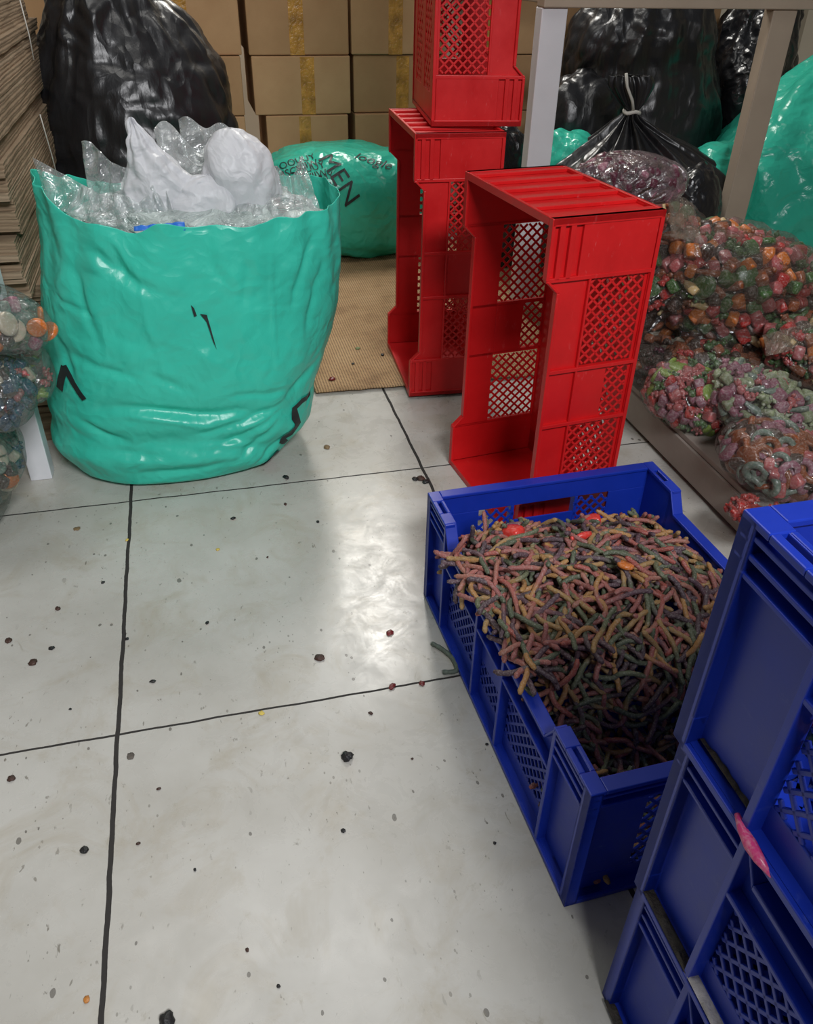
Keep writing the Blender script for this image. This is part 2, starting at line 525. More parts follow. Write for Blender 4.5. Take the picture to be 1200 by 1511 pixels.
def lattice(mb, u0, u1, v0, v1, to3, d0, d1, pitch=.0135, wd=.0042, slope=1.05):
    """two families of diagonal bars clipped to the rectangle u0..u1, v0..v1"""
    for sgn in (1, -1):
        k = slope * sgn
        step = pitch * sqrt(1 + k * k)
        cs = [v - k * u for u in (u0, u1) for v in (v0, v1)]
        c = min(cs) + step * .5
        while c < max(cs):
            P = []
            for u in (u0, u1):
                v = k * u + c
                if v0 <= v <= v1: P.append((u, v))
            for v in (v0, v1):
                u = (v - c) / k
                if u0 < u < u1: P.append((u, v))
            if len(P) >= 2:
                P.sort(); a, e = Vector(P[0]), Vector(P[-1])
                if (e - a).length > .004:
                    n = (e - a).normalized(); n = Vector((-n.y, n.x)) * wd / 2
                    mb.prism([tuple(a - n), tuple(e - n), tuple(e + n), tuple(a + n)], d0, d1, to3)
            c += step


def make_crate(color, mat, L, W, H, rec, dip, red):
    root = empty('plastic_crate')
    cb = .155 * L; tr = .035 * L
    ribs = [.155, .415, .585, .845]
    t = .003
    prof = lambda z: [(-L / 2, 0), (L / 2, 0), (L / 2, z), (L / 2 - cb, z), (L / 2 - cb - tr, z - dip), (-L / 2 + cb + tr, z - dip), (-L / 2 + cb, z), (-L / 2, z)]
    for sy in (-1, 1):                                              # long sides
        mb = MB()
        o3 = lambda u, v, d, s=sy: (u, s * (W / 2 - d), v)            # d measured inwards from the outer face
        X = lambda f: -L / 2 + f * L
        zt = H - dip
        band = .30 * H if red else .2 * H                            # plain band under the rim of the long side
        lz0, lz1 = (.013 if red else .035), zt - band
        # plate pieces (at depth rec)
        for a, e in ((0, .155), (.845, 1)):
            mb.prism([(X(a), 0), (X(e), 0), (X(e), H), (X(a), H)], rec, rec + t, o3)
        mb.prism([(X(.155), 0), (X(.845), 0), (X(.845), lz0), (X(.155), lz0)], rec, rec + t, o3)
        mb.prism([(X(.155), lz1), (X(.845), lz1), (X(.845), H), (X(.845) - tr, zt), (X(.155) + tr, zt), (X(.155), H)], rec, rec + t, o3)
        for a, e in ((.155, .415), (.585, .845)):
            lattice(mb, X(a) + .006, X(e) - .006, lz0, lz1, o3, rec, rec + t)
        lm = lz0 + (lz1 - lz0) * .42
        lattice(mb, X(.415), X(.585), lz0, lm, o3, rec, rec + t)
        mb.prism([(X(.415), lm), (X(.585), lm), (X(.585), lz1), (X(.415), lz1)], rec, rec + t, o3)
        # ribs standing out of the plate
        for f in ribs:
            top = H if f in (.155, .845) else zt
            mb.prism([(X(f) - .0035, 0), (X(f) + .0035, 0), (X(f) + .0035, top), (X(f) - .0035, top)], .0005, rec + t, o3)
        cw = .012
        for s in (-1, 1):                                            # rounded corner column
            mb.prism([(s * L / 2, 0), (s * (L / 2 - cw), 0), (s * (L / 2 - cw), H), (s * L / 2, H)][::s], .0, rec + t, o3)
        mb.prism([(-L / 2, 0), (L / 2, 0), (L / 2, .007), (-L / 2, .007)], 0, rec + t, o3)      # bottom ledge
        if red:
            for s in (-1, 1):                                        # smooth corner face, two ribs along the rim
                mb.prism([(s * L / 2, .008), (s * (L / 2 - cb), .008), (s * (L / 2 - cb), H * .72), (s * L / 2, H * .72)][::s], .0015, rec, o3)
                for zz in (.79, .885):
                    mb.prism([(s * L / 2, zz * H), (s * (L / 2 - cb), zz * H), (s * (L / 2 - cb), (zz + .045) * H), (s * L / 2, (zz + .045) * H)][::s], .0005, rec, o3)
            mb.prism([(X(.155), lz1), (X(.845), lz1), (X(.845), lz1 + .004), (X(.155), lz1 + .004)], .001, rec, o3)
        else:
            for s in (-1, 1):
                for zz in (.80, .87, .935):
                    mb.prism([(s * L / 2, zz * H), (s * (L / 2 - cb), zz * H), (s * (L / 2 - cb), zz * H + .004), (s * L / 2, zz * H + .004)][::s], .001, rec, o3)
            mb.prism([(X(.155), lz1), (X(.845), lz1), (X(.845), lz1 + .005), (X(.155), lz1 + .005)], .001, rec, o3)
        mb.build('side_wall', mat, root, bevel=.0009)
    for sx in (-1, 1):                                              # short ends with a hand hole
        mb = MB()
        o3 = lambda u, v, d, s=sx: (s * (L / 2 - d), u, v)
        w2 = W / 2; hw = .055; hz0, hz1 = H * .68, H * .82
        if red:                                                      # closed end, stiffened by ridges running from base to rim
            mb.prism([(-w2, 0), (w2, 0), (w2, H), (-w2, H)], rec, rec + t, o3)
            for kk in range(6):
                uu = -w2 + .022 + kk * (W - .044) / 5
                mb.prism([(uu - .007, .006), (uu + .007, .006), (uu + .007, H - .004), (uu - .007, H - .004)], .001, rec, o3)
            for uu in (-w2, w2 - .012): mb.prism([(uu, 0), (uu + .012, 0), (uu + .012, H), (uu, H)], 0, rec + t, o3)
        else:
            mb.prism([(-w2, 0), (w2, 0), (w2, .035), (-w2, .035)], rec, rec + t, o3)
            mb.prism([(-w2, hz1), (w2, hz1), (w2, H), (-w2, H)], rec, rec + t, o3)
            for s in (-1, 1):
                mb.prism([(s * w2, .035), (s * (w2 - .085), .035), (s * (w2 - .085), hz1), (s * w2, hz1)][::s], rec, rec + t, o3)
                lattice(mb, min(s * (w2 - .085), s * hw), max(s * (w2 - .085), s * hw), .035, hz1 - .004, o3, rec, rec + t)
                mb.prism([(s * hw, .035), (s * (hw + .006), .035), (s * (hw + .006), hz1), (s * hw, hz1)][::s], .001, rec + t, o3)
                mb.prism([(s * w2, 0), (s * (w2 - .012), 0), (s * (w2 - .012), H), (s * w2, H)][::s], 0, rec + t, o3)
            mb.prism([(-hw, .035), (hw, .035), (hw, hz0), (-hw, hz0)], rec, rec + t, o3)
            for zz in (.85, .92):
                mb.prism([(-w2, zz * H), (w2, zz * H), (w2, zz * H + .004), (-w2, zz * H + .004)], .003, rec, o3)
        mb.prism([(-w2, 0), (w2, 0), (w2, .007), (-w2, .007)], 0, rec + t, o3)
        mb.build('end_wall', mat, root, bevel=.0009)
    # rim: a flange following the stepped profile
    mb = MB(); fl = rec + .006; th = .005
    for sy in (-1, 1):
        y0, y1 = sy * W / 2, sy * (W / 2 - fl)
        seq = [(-L / 2, H), (-L / 2 + cb, H), (-L / 2 + cb + tr, H - dip), (L / 2 - cb - tr, H - dip), (L / 2 - cb, H), (L / 2, H)]
        for (xa, za), (xb, zb) in zip(seq[:-1], seq[1:]):
            if za == zb == H and not red:                            # corner flange with a slot through it
                xm = (xa + xb) / 2; s0, s1 = xm - .017, xm + .017
                yi, yo = sy * (W / 2 - fl * .38), sy * (W / 2 - fl * .72)
                parts = [(xa, s0, y0, y1), (s1, xb, y0, y1), (s0, s1, y0, yi), (s0, s1, yo, y1)]
            else: parts = [(xa, xb, y0, y1)]
            for (pa, pb, ya, yb) in parts:
                za_ = za + (zb - za) * (pa - xa) / (xb - xa); zb_ = za + (zb - za) * (pb - xa) / (xb - xa)
                k = len(mb.v)
                for (px, pz) in ((pa, za_), (pb, zb_)):
                    for yy in (ya, yb):
                        mb.v.append(Vector((px, yy, pz - th))); mb.v.append(Vector((px, yy, pz + .0008)))
                for q in ((0, 1, 3, 2), (4, 6, 7, 5), (0, 4, 5, 1), (2, 3, 7, 6), (0, 2, 6, 4), (1, 5, 7, 3)):
                    mb.f.append(tuple(k + i for i in q))
    for sx in (-1, 1):
        mb.box((min(sx * L / 2, sx * (L / 2 - fl)), -W / 2 + fl, H - th), (max(sx * L / 2, sx * (L / 2 - fl)), W / 2 - fl, H + .0008))
    mb.build('rim', mat, root, bevel=.0012)
    # bottom: grid
    mb = MB(); g3 = lambda u, v, d: (u, v, d)
    lattice(mb, -L / 2 + rec, L / 2 - rec, -W / 2 + rec, W / 2 - rec, g3, .003, .007, .02, .0075)
    mb.box((-L / 2 + rec, -.02, .002), (L / 2 - rec, .02, .0075)); mb.box((-.02, -W / 2 + rec, .002), (.02, W / 2 - rec, .0075))
    for s in (-1, 1):
        mb.box((-L / 2 + .004, min(s * (W / 2 - .004), s * (W / 2 - .05)), .002), (L / 2 - .004, max(s * (W / 2 - .004), s * (W / 2 - .05)), .008))
        mb.box((min(s * (L / 2 - .004), s * (L / 2 - .06)), -W / 2 + .01, .002), (max(s * (L / 2 - .004), s * (L / 2 - .06)), W / 2 - .01, .008))
    mb.build('base', mat, root)
    return root


RL, RW, RH = .607, .325, .197
red = make_crate('red', M_RED, RL, RW, RH, .007, .022, True)
BL, BW, BH = .585, .405, .2135
blue = make_crate('blue', M_BLUE, BL, BW, BH, .013, .034, False)


def stand(o, rim_far_left, yaw, z0, flip=1):
    """stand a red crate on its end. The long axis goes vertical and the open top faces -x (flip=1) or +x.
    rim_far_left = (x, y) of the rim's far corner"""
    # local x -> world z ; local z (open) -> world -x*flip ; local y -> world y
    m = Matrix(((0, 0, -flip), (0, flip, 0), (1, 0, 0))) if flip == 1 else Matrix(((0, 0, 1), (0, 1, 0), (-1, 0, 0)))
    if flip == 1: m = Matrix(((0, 0, -1), (0, 1, 0), (1, 0, 0)))
    Rz = Matrix.Rotation(yaw, 3, 'Z')
    rot = Rz @ m
    # centre of the rim far edge -> wanted spot
    p = rot @ Vector((0, RW / 2, RH))
    o.rotation_euler = rot.to_euler()
    o.location = Vector((rim_far_left[0], rim_far_left[1], z0 + RL / 2)) - Vector((p.x, p.y, 0))


tag(red, 'red plastic crate standing on end, nearest one, open toward the big turquoise sack', 'crate', 'red plastic crates')
stand(red, (.474, 1.452), radians(6.3), .001)
r2 = copy_tree(red)
tag(r2, 'red plastic crate standing on end on the mat edge, carrying another red crate', 'crate', 'red plastic crates')
stand(r2, (.480, 2.09), radians(-3), .008)
r3 = copy_tree(red)
tag(r3, 'red plastic crate balanced on top of the rear red crate', 'crate', 'red plastic crates')
stand(r3, (.748, 2.125), radians(-7), .008 + RL + .002, -1)

th = radians(1.7)
# blue crate on the floor: long axis along the tile rows
blue.rotation_euler = (0, 0, pi / 2 + th)
blue.location = (.314 + BW / 2, .457 + BL / 2, .001)
tag(blue, 'blue plastic crate on the floor heaped with sugared gummy worms', 'crate', 'blue plastic crates')
for k, (lab, dx, a) in enumerate((('blue plastic crate at the bottom of the stack in the near corner', .007, .4),
                                  ('blue plastic crate in the middle of the stack, pale smear on its ledge', .0005, -.3),
                                  ('blue plastic crate on top of the stack, pink gummy stuck to its lower edge', -.007, .2))):
    c = copy_tree(blue); tag(c, lab, 'crate', 'blue plastic crates')
    c.rotation_euler = (0, 0, pi / 2 + radians(a))
    c.location = (.32 + BW / 2 + dx, .354 - BL / 2, .001 + k * (BH + .0012))

# ------------------------------------------------------------------ big turquoise sack
sack = empty('plastic_sack', (-.03, 1.68, 0))


def sack_disp(t_, t, p):
    e = min(1, t * 6)
    d = .008 * nz(p, 3.4) * 1.2 + .006 * crumple(p, 4.5) + .004 * crumple(p, 10) + .0022 * crumple(p, 22)
    # slack horizontal folds low down, vertical pleats near the mouth
    d += .007 * sin(p.z * 62 + 5.5 * p.x + 5 * nz(p, 3.2)) * max(0, 1 - abs(t - .28) / .24)
    d += .004 * sin(t_ * 17 + 5 * nz(p, 3)) * max(0, (t - .55) / .45)
    if p.y < 1.7: d += crease_at(p.x + .012 * nz(p, 9), p.z + .008 * nz(p, 11))
    return d * e


CREASE = [((-.22, .20), (.10, .155), -.009, .010), ((-.20, .183), (-.02, .148), .007, .009), ((.12, .16), (-.05, .128), -.008, .008), ((.13, .15), (-.02, .09), -.008, .008), ((.13, .14), (.02, .05), -.007, .009),
          ((.13, .165), (.22, .235), -.007, .008), ((-.27, .155), (-.19, .12), -.010, .010), ((-.25, .10), (-.10, .078), -.008, .010), ((-.13, .265), (-.05, .225), -.007, .008), ((-.115, .47), (-.103, .22), .004, .004),
          ((.13, .47), (.115, .25), .0035, .004), ((-.24, .46), (-.20, .33), -.007, .008), ((-.20, .49), (-.08, .405), -.010, .012), ((.21, .50), (.165, .36), -.007, .007), ((.0, .49), (.04, .42), -.005, .008), ((-.16, .50), (-.13, .44), -.006, .008),
          ((-.28, .40), (-.2, .37), -.005, .006), ((.23, .44), (.19, .30), -.006, .007), ((.08, .46), (.06, .38), -.004, .007), ((-.05, .10), (.08, .085), .006, .008), ((-.18, .045), (.02, .05), -.007, .009), ((-.28, .30), (-.15, .255), -.006, .008),
          ((-.30, .34), (-.26, .24), -.006, .007), ((.02, .20), (.14, .19), -.005, .007), ((-.09, .33), (.02, .27), .003, .005), ((.17, .12), (.24, .19), -.006, .007), ((.15, .09), (.05, .02), -.006, .007)]


def crease_at(x, z):
    d = 0
    for (a, b_, dep, wd) in CREASE:
        ax, az = a; bx_, bz = b_
        ux, uz = bx_ - ax, bz - az; l2 = ux * ux + uz * uz
        t = max(0, min(1, ((x - ax) * ux + (z - az) * uz) / l2))
        px_, pz = ax + ux * t, az + uz * t
        q = ((x - px_) ** 2 + (z - pz) ** 2) / (wd * wd)
        if q < 9: d += dep * math.exp(-q) * min(1, .25 + 3 * t * (1 - t))
    return d


def sack_rim(a):
    x, y = cos(a), sin(a)
    f = .05 * max(0, -x) ** 5 + .008 * max(0, x) ** 3 + .012 * nz((x * 2, y * 2, 4), 1.3)
    f += .010 * nz((x * 2, y * 2, 9), 3.2) + .006 * sin(a * 11 + 2 * sin(a * 3)) * (y < 0)
    f += .02 * math.exp(-((a - 3.55) / .25) ** 2)        # raised corner at the left
    return f


SR = [(-.10, 1.66, .003, .185, .165), (-.095, 1.662, .018, .23, .192), (-.085, 1.667, .06, .265, .207), (-.07, 1.675, .13, .282, .216), (-.055, 1.68, .2, .290, .220),
      (-.033, 1.68, .3, .299, .222), (-.018, 1.68, .4, .295, .220), (-.008, 1.68, .47, .288, .215), (-.002, 1.68, .525, .284, .205)]
V, F = loft(SR, 360, 190, 2.5, sack_disp, rim=sack_rim)
sk = mesh_obj('sack_body', V, F, M_GREEN, sack, thick=.0012)
sk.location = -Vector(sack.location)
sk_bvh = BVHTree.FromPolygons([tuple(v) for v in V], F)
tag(sack, 'big open turquoise plastic sack stuffed with clear and white film, standing on the tiles', 'sack')


def sack_patch(name, pts, mat, off=.004):
    """a flat outline (x, z) pressed onto the front of the sack"""
    me = bpy.data.meshes.new(name); bm = bmesh.new()
    vs = [bm.verts.new((x, 1.2, z)) for x, z in pts]
    bm.faces.new(vs)
    bmesh.ops.triangulate(bm, faces=bm.faces)
    for _ in range(3):
        le = [e for e in bm.edges if e.calc_length() > .012]
        if le: bmesh.ops.subdivide_edges(bm, edges=le, cuts=1)
        bmesh.ops.triangulate(bm, faces=bm.faces)
    for v in bm.verts:
        h = sk_bvh.ray_cast(Vector((v.co.x, 1.0, v.co.z)), Vector((0, 1, 0)))
        if h[0] is not None: v.co = h[0] + Vector((0, -off, 0))
        else: v.tag = True
    bmesh.ops.delete(bm, geom=[v for v in bm.verts if v.tag], context='VERTS')
    bm.to_mesh(me); bm.free(); me.materials.append(mat)
    o = bpy.data.objects.new(name, me); COL.objects.link(o); o.parent = sack; o.location = -Vector(sack.location)
    return o


def stroke(path, wd):
    """outline of a thick pen stroke along a path of (x, z)"""
    a = []; b_ = []
    for i, p in enumerate(path):
        p = Vector(p); q = Vector(path[min(i + 1, len(path) - 1)]) - Vector(path[max(i - 1, 0)])
        n = Vector((-q.y, q.x)).normalized() * wd / 2
        a.append(tuple(p + n)); b_.append(tuple(p - n))
    return a + b_[::-1]


sack_patch('tear_mark', [(-.030, .392), (-.025, .385), (-.022, .371), (-.027, .369)], M_INK)['label'] = 'small black tear'
sack_patch('tear_mark', [(-.016, .374), (-.004, .371), (-.001, .352), (.006, .305), (.001, .322), (-.006, .358)], M_INK)['label'] = 'long thin black tear'
lg = sack_patch('printed_emblem', stroke([(.192, .142), (.168, .146), (.150, .138), (.148, .118), (.156, .098), (.138, .080), (.122, .074), (.118, .062), (.128, .054)], .013), M_INK, .004)
lg['label'] = 'jagged black printed outline near the bottom corner'
sack_patch('printed_emblem', stroke([(.112, .030), (.098, .024), (.083, .012), (.072, .006)], .016), M_INK, .004)['label'] = 'black printed mark at the bottom edge'
sack_patch('black_strap', stroke([(-.280, .268), (-.268, .238), (-.252, .210)], .011), M_INK, .006)['label'] = 'short black tape strip'
sack_patch('black_strap', stroke([(-.279, .266), (-.293, .235), (-.300, .215)], .013), M_INK, .006)

# film stuffed into the mouth of the sack
V, F, Mx = blob((-.01, 1.69, .478), (.26, .175, .055), (0, 0, 0), .8, .7, amp=.16, sc=14, seed=2)
o = mesh_obj('film_bundle', V, F, m_film('packed_film', tint=(.9, .95, .94), haze=.55, hazecol=(.70, .80, .77), gloss=.3, scale=12))
tag(o, 'flattened wad of clear film packed low in the mouth of the turquoise sack', 'plastic film')
WR = [(0, 0, -.090, .004, .006), (0, 0, -.085, .045, .04), (0, 0, -.06, .066, .06), (0, 0, -.01, .074, .07), (0, 0, .03, .068, .066), (-.006, 0, .062, .05, .05), (-.01, 0, .080, .024, .026), (-.01, 0, .085, .004, .004)]
V, F = loft(WR, 90, 60, 2.1, lambda t_, t, p: .005 * nz(p, 11) + .005 * crumple(p, 12) + .004 * crumple(p, 28) + .003 * sin(4 * t_ + 55 * (p.x - .09) + 5 * nz(p, 12)) + .0006 * sin(5 * t_ + 30 * t + 9 * nz(p, 10)) + .003 * crumple(p, 9), mat4=Matrix.Translation((.090, 1.655, .567)))
o = mesh_obj('plastic_roll', V, F, M_WHITEP)
tag(o, 'rounded milky white roll of plastic poking up from the turquoise sack', 'plastic film')
LR = [(0, 0, 0, .03, .03), (.01, 0, .03, .082, .06), (0, 0, .08, .080, .055), (-.012, 0, .12, .052, .042), (-.028, 0, .165, .026, .022), (-.038, 0, .20, .008, .007), (-.04, 0, .208, .001, .001)]
V, F = loft(LR, 110, 70, 2.0, lambda t_, t, p: .010 * crumple(p, 10) + .006 * crumple(p, 24) + .003 * sin(9 * t_ + 5 * nz(p, 8)) + .005 * nz(p, 12), mat4=Matrix.Translation((-.052, 1.64, .468)))
o = mesh_obj('plastic_bag', V, F, M_WHITEP)
tag(o, 'crumpled milky white bag with a pointed corner, upright in the turquoise sack', 'plastic bag')
V, F = loft([(0, 0, 0, .03, .03), (0, 0, .02, .085, .05), (0, 0, .05, .09, .05), (.005, 0, .08, .075, .04), (.01, 0, .098, .04, .025), (.01, 0, .104, .004, .004)], 120, 60, 2.0,
            lambda t_, t, p: .012 * crumple(p, 11) + .006 * crumple(p, 26) + .004 * sin(8 * t_ + 5 * nz(p, 9)), mat4=Matrix.Translation((.02, 1.625, .475)))
o = mesh_obj('plastic_bag', V, F, M_WHITEP)
tag(o, 'low crumpled white bag between the white roll and the pointed white bag', 'plastic bag')
pk = lambda c, s, h: (lambda u: h * math.exp(-((u - c) / s) ** 2))
for k, (a, b_, c, d, lab, tp, bl) in enumerate((
        ((-.262, 1.60, .545), (-.12, 1.53, .50), (-.268, 1.63, .60), (-.135, 1.58, .545), 'clear film sheet draped over the left corner of the turquoise sack', lambda u: .02 * (1 - u), (0, 0, .0)),
        ((-.19, 1.63, .49), (-.085, 1.62, .49), (-.185, 1.66, .625), (-.10, 1.66, .585), 'clear film bag standing up with a folded rounded top, left of the white bag', lambda u: .02 * math.exp(-((u - .2) / .25) ** 2), (0, -.03, 0)),
        ((-.13, 1.55, .485), (-.03, 1.54, .485), (-.15, 1.60, .55), (-.05, 1.60, .57), 'low crinkled clear film in front of the white bag', lambda u: .01 * sin(9 * u), (0, -.02, 0)),
        ((-.05, 1.74, .53), (.06, 1.74, .53), (-.06, 1.76, .635), (.05, 1.77, .60), 'clear film behind the pointed white bag', lambda u: .02 * sin(7 * u), (0, .02, 0)),
        ((-.01, 1.78, .55), (.12, 1.78, .55), (-.012, 1.80, .645), (.115, 1.80, .62), 'clear film with glinting edge behind the white roll', lambda u: .008 * sin(12 * u), (0, .01, 0)),
        ((.13, 1.62, .50), (.235, 1.62, .51), (.14, 1.66, .575), (.215, 1.68, .585), 'crinkled clear film at the right of the white roll', lambda u: .012 * sin(8 * u), (0, -.03, .0)),
        ((.06, 1.54, .49), (.2, 1.56, .505), (.06, 1.60, .525), (.2, 1.62, .545), 'crinkled clear film in front of the white roll', lambda u: .01 * sin(11 * u), (0, -.02, 0)))):
    o = sheet('film_sheet', a, b_, c, d, M_CLEAR, amp=.008, sc=24, bulge=bl, seed=k * 3 + 1, top=tp)
    tag(o, lab, 'plastic film', 'clear film stuffed in the sack')
o = sheet('blue_film_strip', (-.108, 1.487, .522), (-.022, 1.482, .520), (-.108, 1.494, .528), (-.022, 1.491, .533), M_BLUEFILM, nu=20, nv=4, amp=.002, sc=40)
tag(o, 'thin strip of blue film showing at the front lip of the turquoise sack', 'plastic strip')

# ------------------------------------------------------------------ sacks at the back


def poly_sack(name, V, F, mat, label, thick=0):
    o = mesh_obj(name, V, F, mat, thick=thick)
    tag(o, label, 'sack'); return o


TB = [(-.14, 2.56, .003, .24, .2), (-.14, 2.56, .04, .29, .24), (-.14, 2.56, .2, .30, .26), (-.135, 2.56, .4, .287, .26), (-.13, 2.56, .55, .275, .25), (-.13, 2.56, .66, .25, .23), (-.15, 2.57, .76, .19, .19), (-.17, 2.57, .84, .13, .14), (-.19, 2.57, .93, .05, .06)]
V, F = loft(TB, 180, 120, 2.2, lambda t_, t, p: (.022 * nz(p, 4) + .020 * crumple(p, 6) + .009 * crumple(p, 15) + .008 * sin(t_ * 13 + 6 * nz(p, 3)) * t) * min(1, t * 8), cap1=True)
poly_sack('bin_bag', V, F, M_BLACK, 'big black plastic sack standing between the flattened cartons and the carton wall')

# lying turquoise sack with print, in front of the carton wall
V, F, Mx = blob((.53, 2.99, .182), (.32, .2, .185), (0, radians(3), 0), .62, .75, 110, 70, .07, 7, 4, flat=None)
fg = poly_sack('printed_sack', V, F, M_GREEN2, 'turquoise sack with black lettering lying on the mat before the cartons')
fg_bvh = BVHTree.FromPolygons([tuple(v) for v in V], F)


def printed(name, txt, size, centre, ang, parent, bvh, shear=0, space=1.0):
    cu = bpy.data.curves.new(name, 'FONT'); cu.body = txt; cu.size = size; cu.align_x = 'CENTER'; cu.align_y = 'CENTER'; cu.shear = shear
    cu.space_character = space; cu.space_line = .85; cu.resolution_u = 3
    tmp = bpy.data.objects.new(name, cu); COL.objects.link(tmp)
    dg = bpy.context.evaluated_depsgraph_get(); dg.update()
    me = bpy.data.meshes.new_from_object(tmp.evaluated_get(dg))
    bpy.data.objects.remove(tmp)
    bm = bmesh.new(); bm.from_mesh(me)
    bmesh.ops.triangulate(bm, faces=bm.faces)
    for _ in range(4):
        le = [e for e in bm.edges if e.calc_length() > .012]
        if not le: break
        bmesh.ops.subdivide_edges(bm, edges=le, cuts=1); bmesh.ops.triangulate(bm, faces=bm.faces)
    ca, sa = cos(ang), sin(ang)
    dr = Vector((0, .80, -.6))
    for v in bm.verts:
        x, y = v.co.x * ca - v.co.y * sa, v.co.x * sa + v.co.y * ca
        q = Vector(centre) + Vector((x, 0, 0)) + Vector((0, .6, .8)) * y
        h = bvh.ray_cast(q - dr * .8, dr)
        if h[0] is not None: v.co = h[0] - dr * .003
    bm.to_mesh(me); bm.free(); me.materials.clear(); me.materials.append(M_INK); me.name = name
    o = bpy.data.objects.new(name, me); COL.objects.link(o); o.parent = parent
    return o


printed('printed_lettering', 'MEN', .085, (.475, 2.84, .275), radians(-62), fg, fg_bvh, 0, 1.05)['label'] = 'bold black letters running down the sack'
for k in range(3):
    printed('printed_caption', 'BOOUUY\nMSCVIIW', .034, (.34 + .026 * k, 2.86, .325 - .048 * k), radians(14), fg, fg_bvh)['label'] = 'small block of black print'
printed('printed_script', 'loogle', .052, (.60, 2.86, .335), radians(-24), fg, fg_bvh, .35)['label'] = 'slanted black script'

# sacks under and beside the work table at the back right


def ridge(n, ph, amp): return lambda t_: amp * sin(n * t_ + ph)


A = [(1.62, 2.98, .003, .22, .2), (1.62, 2.98, .05, .30, .26), (1.62, 2.98, .3, .31, .28), (1.60, 2.98, .5, .295, .26), (1.58, 2.98, .64, .27, .23), (1.59, 2.98, .74, .24, .2), (1.61, 2.98, .81, .18, .14), (1.62, 2.98, .84, .05, .05)]
V, F = loft(A, 180, 110, 2.2, lambda t_, t, p: (.03 * nz(p, 3.5) + .022 * crumple(p, 5.5) + .009 * crumple(p, 14) + .012 * sin(t_ * 15 + 5 * nz(p, 2.5)) * t) * min(1, t * 8), cap1=True)
poly_sack('bin_bag', V, F, M_BLACK, 'tall black sack inside the steel frame, behind the knotted black one')
C_ = [(2.10, 3.04, .003, .16, .16), (2.10, 3.04, .05, .2, .2), (2.10, 3.04, .3, .2, .2), (2.09, 3.04, .5, .185, .19), (2.09, 3.04, .62, .165, .17), (2.10, 3.04, .72, .15, .13), (2.12, 3.04, .79, .11, .1), (2.13, 3.04, .83, .03, .03)]
V, F = loft(C_, 160, 110, 2.2, lambda t_, t, p: (.035 * nz(p, 4) + .03 * crumple(p, 6) + .010 * crumple(p, 15) + .01 * sin(t_ * 11 + 5 * nz(p, 3)) * t) * min(1, t * 8), cap1=True)
poly_sack('bin_bag', V, F, M_BLACK2, 'shiny crumpled black sack behind the shaded frame leg')
# knotted sack: pleats fan out from the knot
kn = empty('knotted_sack', (1.36, 2.53, 0))
kb = [(.06, 0, .003, .24, .18), (.07, 0, .05, .30, .22), (.085, 0, .25, .325, .24), (.07, 0, .345, .30, .22), (.05, 0, .41, .20, .15), (.02, 0, .465, .095, .08), (.0, 0, .505, .032, .03), (0, 0, .53, .017, .017)]
V, F = loft(kb, 220, 120, 2.1, lambda t_, t, p: ((.010 + .03 * max(0, t - .35) * (1.1 - t)) * (sin(13 * t_ + 2 * nz(p, 3)) + .6 * sin(23 * t_ + 1)) * (1 if t > .3 else t / .3) + .014 * crumple(p, 7) * (1 - t)) * min(1, (1.02 - t) * 5), cap1=True)
mesh_obj('sack_body', V, F, M_BLACK, kn)
V, F = loft([(0, 0, .522, .016, .016), (0, 0, .535, .024, .02), (-.004, 0, .56, .045, .024), (-.012, 0, .60, .068, .028), (-.02, 0, .625, .06, .02)], 90, 30, 2, lambda t_, t, p: .010 * t * (sin(9 * t_) + .6 * sin(17 * t_ + 1)))
mesh_obj('gathered_neck', V, F, M_BLACK, kn, thick=.001)
mb = MB(); mb.tube([(.024 * cos(a), .022 * sin(a), .525 + .003 * sin(3 * a)) for a in [2 * pi * i / 20 for i in range(21)]], .006, 8)
mb.tube([(-.005, -.02, .53), (-.02, -.03, .56), (-.045, -.03, .60), (-.055, -.03, .635)], .0045, 6)
mb.build('tie', M_STRING, kn, True)['label'] = 'pale string tie with one loose end'
tag(kn, 'black plastic sack tied at the neck with pale string, pleats fanning out below the knot', 'sack')
